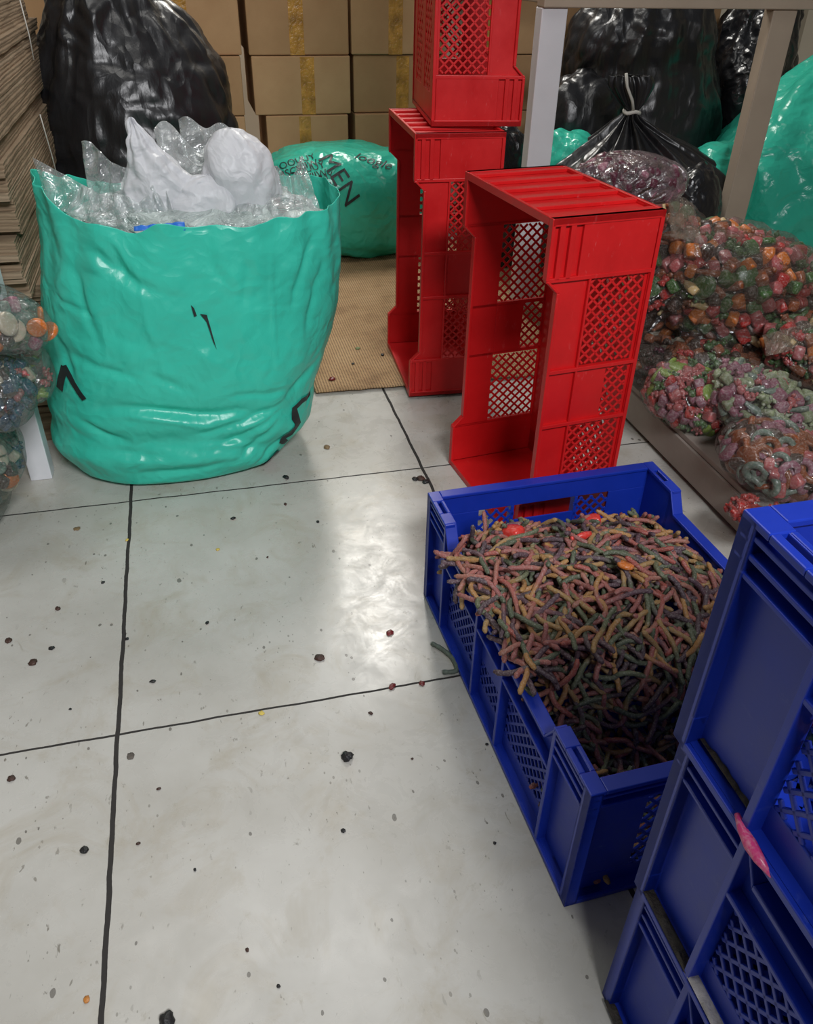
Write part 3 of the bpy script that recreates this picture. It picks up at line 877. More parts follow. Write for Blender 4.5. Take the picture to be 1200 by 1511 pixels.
# big turquoise sack right of the shaded leg
G_ = [(2.10, 2.66, .003, .24, .2), (2.10, 2.66, .05, .33, .25), (2.09, 2.66, .22, .36, .27), (2.10, 2.66, .36, .32, .26), (2.13, 2.66, .46, .265, .22), (2.17, 2.66, .56, .20, .17), (2.22, 2.66, .66, .12, .11), (2.26, 2.66, .74, .05, .05)]
V, F = loft(G_, 180, 110, 2.2, lambda t_, t, p: (.02 * nz(p, 4) + .016 * crumple(p, 5) + .022 * sin(8 * t_ + 8 * p.z + 3 * nz(p, 2.5)) * (.3 + t) * .7 + .006 * crumple(p, 14)) * min(1, t * 8), cap1=True)
poly_sack('plastic_sack', V, F, M_GREEN2, 'big turquoise sack with slanting folds, right of the shaded frame leg')
for nm, c, r_, rot, mt, lab, sd in (
        ('plastic_sack', (1.67, 2.50, .22), (.13, .12, .215), (0, radians(14), 0), M_GREEN2, 'narrow turquoise sack squeezed against the left side of the shaded frame leg', 3),
        ('plastic_sack', (1.23, 2.66, .21), (.12, .12, .25), (0, 0, .4), M_GREEN2, 'turquoise sack poking out right of the white frame leg', 5),
        ('bin_bag', (1.44, 2.22, .18), (.095, .08, .255), (0, 0, .3), M_BLACK2, 'small black bag hunched behind the pile of candy bags', 7),
        ('bin_bag', (1.02, 2.74, .22), (.11, .12, .265), (0, 0, .2), M_BLACK2, 'crumpled black bag left of the white frame leg', 9),
        ('bin_bag', (1.33, 2.86, .28), (.17, .15, .34), (0, radians(6), 0), M_BLACK, 'dark black sack slumped at the left behind the knotted one', 12)):
    V, F, Mx = blob(c, r_, rot, .75, .85, 90, 60, .11, 8, sd)
    for v in V: v.z = max(v.z, .002)
    poly_sack(nm, V, F, mt, lab)

# ------------------------------------------------------------------ cartons along the back
zs = [(.0, .233), (.2345, .4235), (.425, .613), (.6145, .80), (.8015, .99)]
xs = [(-.50, -.142), (-.137, .222), (.243, .602), (.608, .972), (.978, 1.34), (1.346, 1.71), (1.716, 2.07)]
rows = ('in the lowest row', 'in the second row up', 'in the third row up', 'in the fourth row up', 'in the top row')
cols = ('hidden column behind the black sack', 'column at the black sack edge', 'column above the lettered sack', 'column left of the top red crate', 'column right of the top red crate', 'column behind the white frame leg', 'column behind the tall black sack')
for ci, (x0, x1) in enumerate(xs):
    for ri, (z0, z1) in enumerate(zs):
        if ci == 0 and ri < 3: continue
        if ci >= 5 and ri < 2: continue
        jx = R.uniform(-.006, .006); jy = R.uniform(-.012, .012)
        if ci == 2 and ri == 1: jx = .016
        if ci == 2 and ri == 0: jx = .03
        xm, zm = (x0 + x1) / 2 + jx, z0
        bx = empty('carton', (xm, 3.42 + jy, z0), (0, 0, R.uniform(-.008, .008)))
        hw = (x1 - x0) / 2 - R.uniform(.003, .007) - (.022 if (ci == 2 and ri <= 1) else 0); hh = z1 - z0
        mb = MB(); mb.box((-hw, -.17, 0), (hw, .17, hh - .001))
        mb.build('carton_body', R.choice([M_BOX, M_BOX, M_BOXD]), bx, bevel=.004)
        mb = MB(); tx = R.uniform(-.02, .02); tw = R.uniform(.021, .026)
        a0 = 0 if R.random() < .7 else hh * .25
        mb.box((tx - tw, -.1712, a0), (tx + tw, -.1695, hh - .004))
        tp = mb.build('packing_tape', M_TAPE, bx); tp['label'] = 'amber packing tape'
        tag(bx, 'taped carton %s, %s' % (rows[ri], cols[ci]), 'carton', 'cartons along the back wall')

# ------------------------------------------------------------------ flattened cartons, left
z = .0; k = 0
protos = []
for q in range(4):
    L_ = [.78, .76, .80, .77][q]; V = []; F = []
    n_ = 26; T = .0124
    for zz in (0, T):
        for i in range(n_ + 1):
            yy = -L_ / 2 + L_ * i / n_
            wv = .002 * nz((q * 3, yy, zz * 40), 11)
            for xx in (-.26, .0):
                V.append(Vector((xx + (wv if xx == 0 else 0), yy, zz + .0018 * nz((q * 7, yy * 1.0, 0), 9))))
    m_ = (n_ + 1) * 2
    for i in range(n_):
        a = i * 2
        F += [(a, a + 1, a + 3, a + 2), (m_ + a, m_ + a + 2, m_ + a + 3, m_ + a + 1), (a + 1, m_ + a + 1, m_ + a + 3, a + 3), (a, a + 2, m_ + a + 2, m_ + a)]
    F += [(0, m_, m_ + 1, 1), (m_ - 2, m_ - 1, 2 * m_ - 1, 2 * m_ - 2)]
    me = bpy.data.meshes.new('flattened_carton'); me.from_pydata([tuple(p) for p in V], [], F); me.materials.append(M_FLAT if q != 2 else M_FLAT2)
    protos.append(me)
bands = [(.0, .0), (.24, .02), (.34, -.012), (.46, .016), (.585, -.01), (.62, .022), (.70, .004), (.735, .02), (.76, -.015)]
while z < .86:
    q = R.choice((0, 0, 1, 3)) if R.random() > .12 else 2
    o = bpy.data.objects.new('flattened_carton', protos[q]); COL.objects.link(o)
    off = [b_[1] for b_ in bands if z >= b_[0]][-1]
    ye = 2.50 + .05 * sin(z * 9) + off * 1.5 + R.uniform(-.006, .006)
    o.location = (-.338 + off * .35 + R.uniform(-.0015, .0015) - .02 * (z > .5) * (z - .5), ye - .38, z)
    o.rotation_euler = (0, 0, R.uniform(-.003, .003))
    tag(o, 'flattened brown carton in the tall stack at the left edge', 'flattened carton', 'flattened cartons in the left stack')
    z += .0118; k += 1
for pts, lab in (([(-.325, 2.28, .82), (-.322, 2.285, .75), (-.324, 2.29, .70)], 'short white string hanging down the upper face of the carton stack'),
                 ([(-.322, 2.19, .60), (-.320, 2.20, .55), (-.321, 2.23, .50), (-.322, 2.25, .44)], 'white string hanging down the middle of the carton stack')):
    mb = MB(); mb.tube(pts, .0014, 6); tag(mb.build('string', M_STRING, None, True), lab, 'string')

# ------------------------------------------------------------------ work table at the back right, low platform, left rack
tb = empty('topless_work_table', (1.3, 2.3, 0))  # table top left off so the rear light reaches the sacks inside


def tpart(name, a, b_, mat, bevel=.003):
    mb = MB(); o_ = Vector((1.3, 2.3, 0)); mb.box(Vector(a) - o_, Vector(b_) - o_); return mb.build(name, mat, tb, bevel=bevel)


tpart('leg', (.930, 2.29, 0), (1.002, 2.335, .812), M_POST)['label'] = 'white frame leg'
tpart('leg', (1.612, 2.29, 0), (1.688, 2.335, .812), M_SHADETAN)['label'] = 'frame leg tinted tan for shade'
tpart('leg', (.930, 3.15, 0), (1.000, 3.20, .812), M_SHADETAN)
tpart('leg', (2.30, 3.15, 0), (2.37, 3.20, .812), M_SHADETAN)
tpart('leg', (2.30, 2.29, 0), (2.37, 2.335, .812), M_SHADETAN)
tpart('apron', (.93, 2.28, .812), (2.40, 2.33, .872), M_SHADETAN)
tpart('side_rail', (.935, 2.331, .82), (.985, 3.149, .868), M_SHADETAN)
tpart('side_rail', (2.31, 2.331, .82), (2.36, 3.149, .868), M_SHADETAN)
tpart('rear_rail', (.93, 3.15, .8125), (2.40, 3.20, .868), M_SHADETAN)
tag(tb, 'work table left topless for light, one white and one shaded front leg, sacks stored inside', 'frame')

pf = empty('low_platform', (1.25, 1.4, 0))
mb = MB(); mb.box((-.30, -.95, .082), (.75, .62, .095)); mb.build('deck', M_PLAT, pf, bevel=.002)
mb = MB(); mb.box((-.305, -.95, .012), (-.285, .62, .0815)); mb.build('edge_board', M_PLAT, pf, bevel=.002)
for y in (-.9, -.2, .5):
    mb = MB(); mb.box((-.28, y, 0), (.72, y + .07, .0815)); mb.build('bearer', M_PLAT, pf)
tag(pf, 'low pale platform with a scuffed edge carrying the pile of candy bags', 'platform')

rk = empty('storage_rack', (-.6, 1.6, 0))
for (x, y) in ((.196, -.015), (-.45, -.015)):
    mb = MB(); mb.box((x - .001, y - .02, 0), (x + .042, y + .02, .62)); mb.build('upright', M_POST, rk, bevel=.002)
mb = MB(); mb.box((-.44, .0, .555), (.16, .02, .59)); mb.build('cross_bar', M_POST, rk)
tag(rk, 'white steel rack whose upright stands beside the big turquoise sack', 'rack')

# ------------------------------------------------------------------ gummies


def ico(sub, r=1):
    bm = bmesh.new(); bmesh.ops.create_icosphere(bm, subdivisions=sub, radius=r)
    v = [x.co.copy() for x in bm.verts]; f = [tuple(q.index for q in p.verts) for p in bm.faces]; bm.free(); return v, f


def geo(parts):
    V = []; F = []
    for (v, f) in parts:
        k = len(V); V += v; F += [tuple(k + i for i in q) for q in f]
    return V, F


def ell(c, r, sub=2):
    v, f = ico(sub); return [Vector((p.x * r[0] + c[0], p.y * r[1] + c[1], p.z * r[2] + c[2])) for p in v], f


def shape_ring():
    V = []; F = []
    for i in range(18):
        a = 2 * pi * i / 18
        for j in range(8):
            b_ = 2 * pi * j / 8; r = .0105 + .0045 * cos(b_)
            V.append(Vector((r * cos(a), r * sin(a), .0045 * sin(b_))))
    for i in range(18):
        for j in range(8):
            F.append((i * 8 + j, ((i + 1) % 18) * 8 + j, ((i + 1) % 18) * 8 + (j + 1) % 8, i * 8 + (j + 1) % 8))
    return V, F


def shape_disc():
    v, f = ico(3)
    return [Vector((p.x * .015, p.y * .015, math.copysign(abs(p.z) ** .55, p.z) * .0055)) for p in v], f


def shape_cube():
    v, f = ico(3); o = []
    for p in v:
        m = max(abs(p.x), abs(p.y), abs(p.z)); q = p.lerp(p / m, .72); o.append(Vector((q.x * .0105, q.y * .0085, q.z * .0078)))
    return o, f


def shape_bear():
    return geo([ell((0, 0, 0), (.0072, .006, .0088)), ell((0, -.001, .0115), (.0052, .005, .005)), ell((.004, 0, .0155), (.0021, .0018, .0021), 1), ell((-.004, 0, .0155), (.0021, .0018, .0021), 1),
                ell((.0062, -.004, .003), (.0026, .004, .0026), 1), ell((-.0062, -.004, .003), (.0026, .004, .0026), 1), ell((.0045, -.004, -.0075), (.003, .0045, .0032), 1), ell((-.0045, -.004, -.0075), (.003, .0045, .0032), 1)])


def shape_bottle():
    pr = [(-.016, .001), (-.0155, .0055), (-.006, .0065), (0, .0058), (.006, .004), (.011, .003), (.012, .0038), (.015, .0038), (.0155, .001)]
    V = []; F = []
    for z_, r in pr:
        for j in range(10): V.append(Vector((r * cos(2 * pi * j / 10), r * .75 * sin(2 * pi * j / 10), z_)))
    for i in range(len(pr) - 1):
        for j in range(10): F.append((i * 10 + j, i * 10 + (j + 1) % 10, (i + 1) * 10 + (j + 1) % 10, (i + 1) * 10 + j))
    F.append(tuple(range(10))[::-1]); F.append(tuple(80 + j for j in range(10)))
    return V, F


SHAPES = {'gummy_ring': shape_ring(), 'gummy_disc': shape_disc(), 'gummy_cube': shape_cube(), 'gummy_bear': shape_bear(), 'gummy_bottle': shape_bottle()}


def m_candy(name, col, sugar=.25):
    m, N, L, b = new_mat(name)
    v = coords(N, L); g = noise_tex(N, L, v, 300, 2)
    c = mix_col(N, L, ramp(N, L, g, [(.45, (0, 0, 0)), (.7, (sugar, sugar, sugar))]), col, (.7, .65, .62))
    L.new(c, b.inputs['Base Color']); b.inputs['Roughness'].default_value = .5 if sugar > .3 else .3
    bump(N, L, b, g, .3, .001)
    return m


CC = {'red': m_candy('red_gummy', (.40, .025, .02)), 'orange': m_candy('orange_gummy', (.55, .15, .02)), 'green': m_candy('green_gummy', (.05, .12, .03)), 'cream': m_candy('cream_gummy', (.60, .43, .20)),
      'pink': m_candy('pink_gummy', (.42, .10, .10)), 'rust': m_candy('rust_gummy', (.24, .065, .02)), 'sage': m_candy('sage_green_gummy', (.25, .29, .16), .4), 'mauve': m_candy('mauve_gummy', (.26, .09, .13), .35),
      'lime': m_candy('lime_gummy', (.20, .30, .04)), 'purple': m_candy('dark_purple_gummy', (.085, .016, .032), .1), 'white': m_candy('white_gummy', (.52, .45, .33)), 'blue': m_candy('blue_gummy', (.03, .075, .13)),
      'dark': m_candy('dark_brown_gummy', (.06, .035, .025)), 'teal': m_candy('grey_green_gummy', (.14, .19, .15), .3)}
_me = {}


def candy_mesh(sh, co):
    if (sh, co) not in _me:
        V, F = SHAPES[sh]; me = bpy.data.meshes.new(sh); me.from_pydata([tuple(p) for p in V], [], F); me.materials.append(CC[co])
        me.polygons.foreach_set('use_smooth', [True] * len(me.polygons)); _me[(sh, co)] = me
    return _me[(sh, co)]


bags = []; cand = []


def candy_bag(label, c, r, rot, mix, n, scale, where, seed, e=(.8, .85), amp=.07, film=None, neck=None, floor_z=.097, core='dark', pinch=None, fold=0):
    V, F, Mx = blob(c, r, rot, e[0], e[1], 140, 90, amp, 11, seed, pinch=pinch, fold=fold)
    for v in V: v.z = max(v.z, floor_z + .001)
    bag = empty('candy_bag', (c[0], c[1], floor_z))
    tag(bag, label, 'candy bag', 'clear bags of gummy candy')
    o = mesh_obj('bag_film', V, F, film or M_BAGFILM, bag); o.location = -bag.location
    # candies packed just inside the film
    rr = random.Random(seed * 7 + 1); k = 0; tries = 0
    pts = []
    ms = .019 * scale
    grid = {}
    while k < n and tries < n * 30:
        tries += 1
        th_ = rr.uniform(0, 2 * pi); ph = math.asin(rr.uniform(-1, 1))
        sg = lambda x, q: (abs(x) ** q) * (1 if x >= 0 else -1)
        u = Vector((sg(cos(ph), e[0]) * sg(cos(th_), e[1]), sg(cos(ph), e[0]) * sg(sin(th_), e[1]), sg(sin(ph), e[0])))
        dep = rr.choice((.0, .0, .0, .35, .8))
        q = Vector([u[i] * max(.004, r[i] - .012 * scale - dep * .03) for i in range(3)])
        if pinch:
            s_ = u.x * pinch[0]
            if s_ > 0: kk = 1 - pinch[1] * s_ ** 1.5; q.y *= kk; q.z *= kk
        p = Mx @ q
        if p.z < floor_z + .009: continue
        nrm = (Mx.to_3x3() @ u).normalized()
        if nrm.dot((CAM - p).normalized()) < -.25: continue
        key = (int(p.x / ms), int(p.y / ms), int(p.z / ms))
        if any((p - g).length < ms * .64 for dx in (-1, 0, 1) for dy in (-1, 0, 1) for dz in (-1, 0, 1) for g in grid.get((key[0] + dx, key[1] + dy, key[2] + dz), ())): continue
        grid.setdefault(key, []).append(p)
        sh, co = rr.choice(mix)
        rot_ = nrm.to_track_quat('Z' if sh in ('gummy_disc', 'gummy_ring') else 'X', 'Y').to_euler()
        m4 = Matrix.Translation(p) @ rot_.to_matrix().to_4x4() @ Euler((rr.uniform(-.7, .7), rr.uniform(-.7, .7), rr.uniform(0, 6.28))).to_matrix().to_4x4() @ Matrix.Scale(scale * rr.uniform(.85, 1.15), 4)
        vis = nrm.dot((CAM - p).normalized()) - dep * 2
        cand.append((vis - .0, (p - CAM).length, sh, co, m4, len(bags))); k += 1
    # the inside of the bag, packed solid
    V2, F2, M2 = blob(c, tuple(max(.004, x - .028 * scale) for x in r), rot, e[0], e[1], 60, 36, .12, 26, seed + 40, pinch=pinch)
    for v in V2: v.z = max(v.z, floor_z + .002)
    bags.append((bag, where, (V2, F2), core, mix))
    if neck:
        nk = sheet('gathered_neck', *neck, M_NECK, bag, nu=40, nv=20, amp=.006, sc=26, seed=seed); nk.location = -bag.location
        nk['label'] = 'gathered clear neck of the bag'
    return bag


MIXR = [('gummy_cube', 'red'), ('gummy_cube', 'rust'), ('gummy_bottle', 'rust'), ('gummy_cube', 'orange'), ('gummy_bear', 'green'), ('gummy_disc', 'green'), ('gummy_bear', 'red'), ('gummy_cube', 'pink'), ('gummy_cube', 'pink'), ('gummy_bottle', 'cream'), ('gummy_cube', 'dark'), ('gummy_bear', 'rust'), ('gummy_cube', 'green')]
candy_bag('big clear bag of mixed red, orange and green gummies on top of the platform pile', (1.275, 1.63, .258), (.285, .18, .150), (0, radians(20), radians(-8)), MIXR, 520, 1.65, 'in the big bag on top of the platform pile', 1, film=M_BAGFOLD, amp=.07, fold=.035)
candy_bag('clear bag of mixed gummies with a crinkled open neck, right end of the platform pile', (1.315, 1.40, .215), (.15, .11, .075), (0, radians(12), 0), MIXR, 190, 1.5, 'in the bag with the crinkled neck', 2,
          neck=((1.14, 1.36, .235), (1.27, 1.34, .262), (1.13, 1.38, .275), (1.30, 1.36, .315)))
candy_bag('clear bag of sugared sage green and mauve gummies in front of the platform pile', (1.10, 1.255, .165), (.148, .105, .072), (0, radians(24), radians(-25)), [('gummy_bear', 'sage'), ('gummy_bottle', 'sage'), ('gummy_cube', 'mauve'), ('gummy_bear', 'mauve'), ('gummy_bottle', 'teal'), ('gummy_cube', 'sage'), ('gummy_bear', 'pink')], 280, 1.4, 'in the bag of sage and mauve gummies', 3)
candy_bag('clear bag of pink, red and lime gummies beside the near red crate', (.985, 1.37, .150), (.085, .11, .072), (0, radians(15), .3), [('gummy_cube', 'red'), ('gummy_bear', 'pink'), ('gummy_disc', 'lime'), ('gummy_cube', 'mauve'), ('gummy_cube', 'pink'), ('gummy_bear', 'green'), ('gummy_cube', 'mauve')], 190, 1.2, 'in the bag beside the near red crate', 4)
candy_bag('clear bag of dim orange and purple rings behind the blue crate stack', (1.03, 1.09, .150), (.135, .11, .062), (0, radians(12), radians(-10)), [('gummy_ring', 'mauve'), ('gummy_disc', 'rust'), ('gummy_ring', 'rust'), ('gummy_disc', 'mauve'), ('gummy_cube', 'pink'), ('gummy_disc', 'dark'), ('gummy_ring', 'teal')], 190, 1.4, 'in the bag of rings behind the blue stack', 5)
candy_bag('small bag of bright red candy at the platform edge, above the blue crate stack', (.905, .99, .118), (.055, .055, .026), (0, radians(10), .4), [('gummy_bottle', 'red'), ('gummy_bear', 'red'), ('gummy_bottle', 'red'), ('gummy_cube', 'red')], 60, .8, 'in the small red bag at the platform edge', 6, core='red')
candy_bag('frosted bag of dark purple candy on top of the pile behind the near red crate', (.865, 1.585, .555), (.128, .09, .050), (0, radians(6), radians(5)), [('gummy_cube', 'purple'), ('gummy_bear', 'purple'), ('gummy_cube', 'purple'), ('gummy_cube', 'mauve')], 110, 1.1, 'in the frosted bag behind the near red crate', 7, film=M_FROST, core='purple', pinch=(-1, .75),
          neck=((.95, 1.52, .45), (1.03, 1.51, .43), (.945, 1.55, .53), (1.0, 1.54, .51)))
candy_bag('added bag of dark red gummies filling the shadowed gap under the big bag', (1.10, 1.47, .158), (.12, .10, .066), (0, radians(10), .2), [('gummy_cube', 'rust'), ('gummy_bear', 'red'), ('gummy_cube', 'dark'), ('gummy_cube', 'rust'), ('gummy_bear', 'green')], 150, 1.3, 'in the added dark bag behind the sage and mauve one', 15)  # extra bag, added to fill a gap that lies in dark shadow
candy_bag('bag of dark candy wedged low between the near red crate and the platform', (.995, 1.56, .15), (.07, .12, .06), (0, 0, .2), [('gummy_cube', 'dark'), ('gummy_cube', 'rust'), ('gummy_bear', 'dark'), ('gummy_bear', 'purple')], 60, 1.0, 'in the dark bag behind the near red crate', 8)
candy_bag('bag of mixed gummies under the frosted purple bag', (.99, 1.72, .29), (.20, .13, .19), (0, 0, 0), MIXR, 200, 1.5, 'in the bag under the frosted purple bag', 14)
# left pile
LM = [('gummy_disc', 'orange'), ('gummy_disc', 'orange'), ('gummy_cube', 'white'), ('gummy_bear', 'pink'), ('gummy_cube', 'blue'), ('gummy_bear', 'blue'), ('gummy_cube', 'dark'), ('gummy_bottle', 'teal'), ('gummy_disc', 'white'), ('gummy_bear', 'teal')]
LT = [('gummy_disc', 'orange'), ('gummy_cube', 'mauve'), ('gummy_cube', 'teal'), ('gummy_cube', 'dark'), ('gummy_cube', 'teal'), ('gummy_disc', 'white'), ('gummy_bear', 'teal')]
candy_bag('clear bag of gummies on top of the pile at the left edge', (-.350, 1.41, .415), (.100, .09, .045), (0, radians(22), 0), LT, 60, 1.2, 'in the topmost bag at the left edge', 9, film=M_BAGGREY, floor_z=.0, pinch=(1, .2))
candy_bag('clear bag of blue and white gummies second down in the left pile', (-.385, 1.385, .298), (.080, .08, .068), (0, radians(15), 0), [('gummy_bear', 'blue'), ('gummy_cube', 'blue'), ('gummy_cube', 'white'), ('gummy_bear', 'pink'), ('gummy_cube', 'dark'), ('gummy_bottle', 'teal')], 80, 1.15, 'in the second bag down at the left edge', 10, film=M_BAGGREY, floor_z=0)
candy_bag('small clear bag bulging toward the big turquoise sack from the left pile', (-.345, 1.47, .285), (.055, .06, .055), (0, 0, 0), [('gummy_bottle', 'teal'), ('gummy_bear', 'pink'), ('gummy_cube', 'white'), ('gummy_bottle', 'lime')], 40, 1.0, 'in the small bag by the turquoise sack', 11, film=M_BAGGREY, floor_z=0)
candy_bag('clear bag of orange discs and white gummies low in the left pile', (-.432, 1.42, .165), (.062, .10, .085), (0, radians(-14), 0), LM, 80, 1.2, 'in the bag of orange discs at the left edge', 12, film=M_BAGGREY, floor_z=0)
candy_bag('clear bag of pale gummies at the bottom of the left pile', (-.49, 1.44, .065), (.075, .11, .064), (0, 0, 0), [('gummy_cube', 'white'), ('gummy_bear', 'teal'), ('gummy_disc', 'white'), ('gummy_cube', 'teal')], 70, 1.2, 'in the bottom bag at the left edge', 13, film=M_BAGGREY, floor_z=0)

# the candies that show largest stand as objects of their own; the rest of each bag is one mass
scored = sorted(range(len(cand)), key=lambda i: -(max(0, cand[i][0]) / cand[i][1] ** 2) * (1.0 if cand[i][0] > .15 else .2))
solo = set(); per = {}
for i in scored:
    bi = cand[i][5]
    if len(solo) >= 300: break
    if per.get(bi, 0) >= 34: continue
    solo.add(i); per[bi] = per.get(bi, 0) + 1
mass = {i: {} for i in range(len(bags))}
for i, (vis, dist, sh, co, m4, bi) in enumerate(cand):
    if i in solo:
        o = bpy.data.objects.new(sh, candy_mesh(sh, co)); COL.objects.link(o); o.matrix_world = m4
        word = sh.split('_')[1]; cn = {'sage': 'sage green', 'teal': 'grey green', 'dark': 'dark brown', 'purple': 'dark purple'}.get(co, co)
        tag(o, '%s gummy %s %s' % (cn, word, bags[bi][1]), 'gummy candy', 'gummies in the clear bags')
    else: mass[bi].setdefault(co, []).append((sh, m4))
for bi, (bag, where, core, cc, mix) in enumerate(bags):
    V = []; F = []; idx = []; mats = []
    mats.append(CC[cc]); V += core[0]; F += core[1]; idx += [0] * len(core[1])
    for co, lst in mass[bi].items():
        if CC[co] not in mats: mats.append(CC[co])
        mi = mats.index(CC[co])
        for sh, m4 in lst:
            v, f = SHAPES[sh]; k = len(V)
            V += [m4 @ p for p in v]; F += [tuple(k + i for i in q) for q in f]; idx += [mi] * len(f)
    me = bpy.data.meshes.new('packed_gummies'); me.from_pydata([tuple(p) for p in V], [], F)
    for m_ in mats: me.materials.append(m_)
    me.polygons.foreach_set('material_index', idx); me.polygons.foreach_set('use_smooth', [True] * len(F))
    o = bpy.data.objects.new('packed_gummies', me); COL.objects.link(o)
    tag(o, 'mass of gummies packed ' + where, 'gummy candy', None, 'stuff')

# ------------------------------------------------------------------ gummy worms in the blue floor crate
WC = {'pink and purple': m_worm('pink_purple_worm', [(.0, (.30, .10, .085)), (.45, (.25, .09, .085)), (.6, (.10, .05, .065)), (1, (.08, .045, .06))]),
      'yellow and pink': m_worm('yellow_pink_worm', [(0, (.36, .19, .06)), (.45, (.35, .17, .06)), (.6, (.29, .10, .08)), (1, (.26, .085, .08))]),
      'green and purple': m_worm('green_purple_worm', [(0, (.075, .095, .055)), (.45, (.085, .10, .06)), (.6, (.08, .05, .06)), (1, (.07, .04, .05))]),
      'green and yellow': m_worm('green_yellow_worm', [(0, (.10, .12, .07)), (.45, (.11, .12, .06)), (.6, (.30, .18, .07)), (1, (.32, .19, .07))]),
      'red and pink': m_worm('red_pink_worm', [(0, (.30, .065, .05)), (.5, (.31, .10, .08)), (1, (.30, .13, .09))])}


def worm_geo(seed):
    rr = random.Random(seed); n = 17; L_ = rr.uniform(.075, .10); pts = []; a = rr.uniform(-.5, .5); p = Vector((0, 0, 0)); k1 = rr.uniform(-1.3, 1.3); k2 = rr.uniform(-1.6, 1.6); el = 0
    if seed % 4 == 0: k1 *= 2.2
    for i in range(n):
        pts.append(p.copy()); t = i / (n - 1)
        a += (k1 * sin(pi * t) + k2 * cos(2 * pi * t) * .8) / n * 2.2
        el = .25 * sin(5 * t + seed)
        p = p + Vector((cos(a) * cos(el), sin(a) * cos(el), sin(el))) * (L_ / (n - 1))
    c = sum(pts, Vector()) / n; pts = [q - c for q in pts]
    mb = MB(); rad = [.0036 * (1 + .13 * sin(i * 2.6)) * (.62 if i in (0, n - 1) else 1) for i in range(n)]
    mb.tube(pts, rad, 7)
    uv = [i / (n - 1) for i in range(n) for j in range(7)]
    return mb.v, mb.f, uv


WG = [worm_geo(s) for s in range(12)]
_wm = {}


def worm_data(V, F, U, mats, idx, name):
    me = bpy.data.meshes.new(name); me.from_pydata([tuple(p) for p in V], [], F)
    for m_ in mats: me.materials.append(m_)
    lay = me.uv_layers.new(name='UVMap')
    vi = [0] * len(me.loops); me.loops.foreach_get('vertex_index', vi)
    fl = [0.0] * (2 * len(vi))
    for k, q in enumerate(vi): fl[2 * k] = U[q]
    lay.data.foreach_set('uv', fl)
    if idx: me.polygons.foreach_set('material_index', idx)
    me.polygons.foreach_set('use_smooth', [True] * len(me.polygons))
    return me


def worm_mesh(g, c):
    if (g, c) not in _wm: _wm[(g, c)] = worm_data(*WG[g], [WC[c]], None, 'gummy_worm')
    return _wm[(g, c)]


CRM = blue.matrix_basis.copy()
CRL = Matrix.Translation(blue.location) @ blue.rotation_euler.to_matrix().to_4x4()


def heap(u, v):
    """height of the heap over the crate's inside; u along the length (+ = far end), v across (+ = left)"""
    h = .150 + .075 * math.exp(-((u - .03) / .17) ** 2 - (v / .17) ** 2) + .03 * max(0, min(1, v / .15)) * (1 if abs(u) < .2 else .3)
    f = max(0, min(1, (-u - .085 + .10 * v) / .10)); h -= .13 * f * f * (3 - 2 * f)
    h -= .04 * max(0, (-v - .16) / .04)
    h -= .06 * max(0, (u - .20) / .06)
    return h + .008 * nz((u, v, 0), 22)


allw = []
cn = list(WC)
wr = random.Random(5)
for layer, count in ((0, 560), (-.010, 420), (-.022, 380), (-.036, 260)):
    for i in range(count):
        u = wr.uniform(-.262, .268); v = wr.uniform(-.178, .184)
        z_ = heap(u, v) + layer + wr.uniform(-.004, .006)
        if z_ < .012: z_ = .012 + wr.uniform(0, .006)
        e_ = .01
        n = Vector((-(heap(u + e_, v) - heap(u - e_, v)) / (2 * e_), -(heap(u, v + e_) - heap(u, v - e_)) / (2 * e_), 1)).normalized()
        ang = 5.5 * nz((u, v, layer * 20), 7) + .5 + wr.gauss(0, .45) if wr.random() < .8 else wr.uniform(0, 6.28)
        q = n.to_track_quat('Z', 'Y').to_matrix().to_4x4() @ Matrix.Rotation(ang + wr.choice((0, pi)), 4, 'Z') @ Matrix.Rotation(wr.gauss(0, .16), 4, 'Y') @ Matrix.Rotation(wr.uniform(0, 6.28), 4, 'X') if False else n.to_track_quat('Z', 'Y').to_matrix().to_4x4() @ Matrix.Rotation(ang + wr.choice((0, pi)), 4, 'Z') @ Matrix.Rotation(wr.gauss(0, .17), 4, 'Y')
        # keep the ends inside the crate
        dirv = q.to_3x3() @ Vector((1, 0, 0))
        lim_u, lim_v = .266 - abs(dirv.x) * .046, .176 - abs(dirv.y) * .046
        u = max(-lim_u, min(lim_u, u)); v = max(-lim_v, min(lim_v, v))
        m4 = CRL @ Matrix.Translation((u, v, z_)) @ q
        allw.append((layer, m4, wr.randrange(12), wr.choices(cn, (4, 3.2, 4, 3, 2.4))[0]))
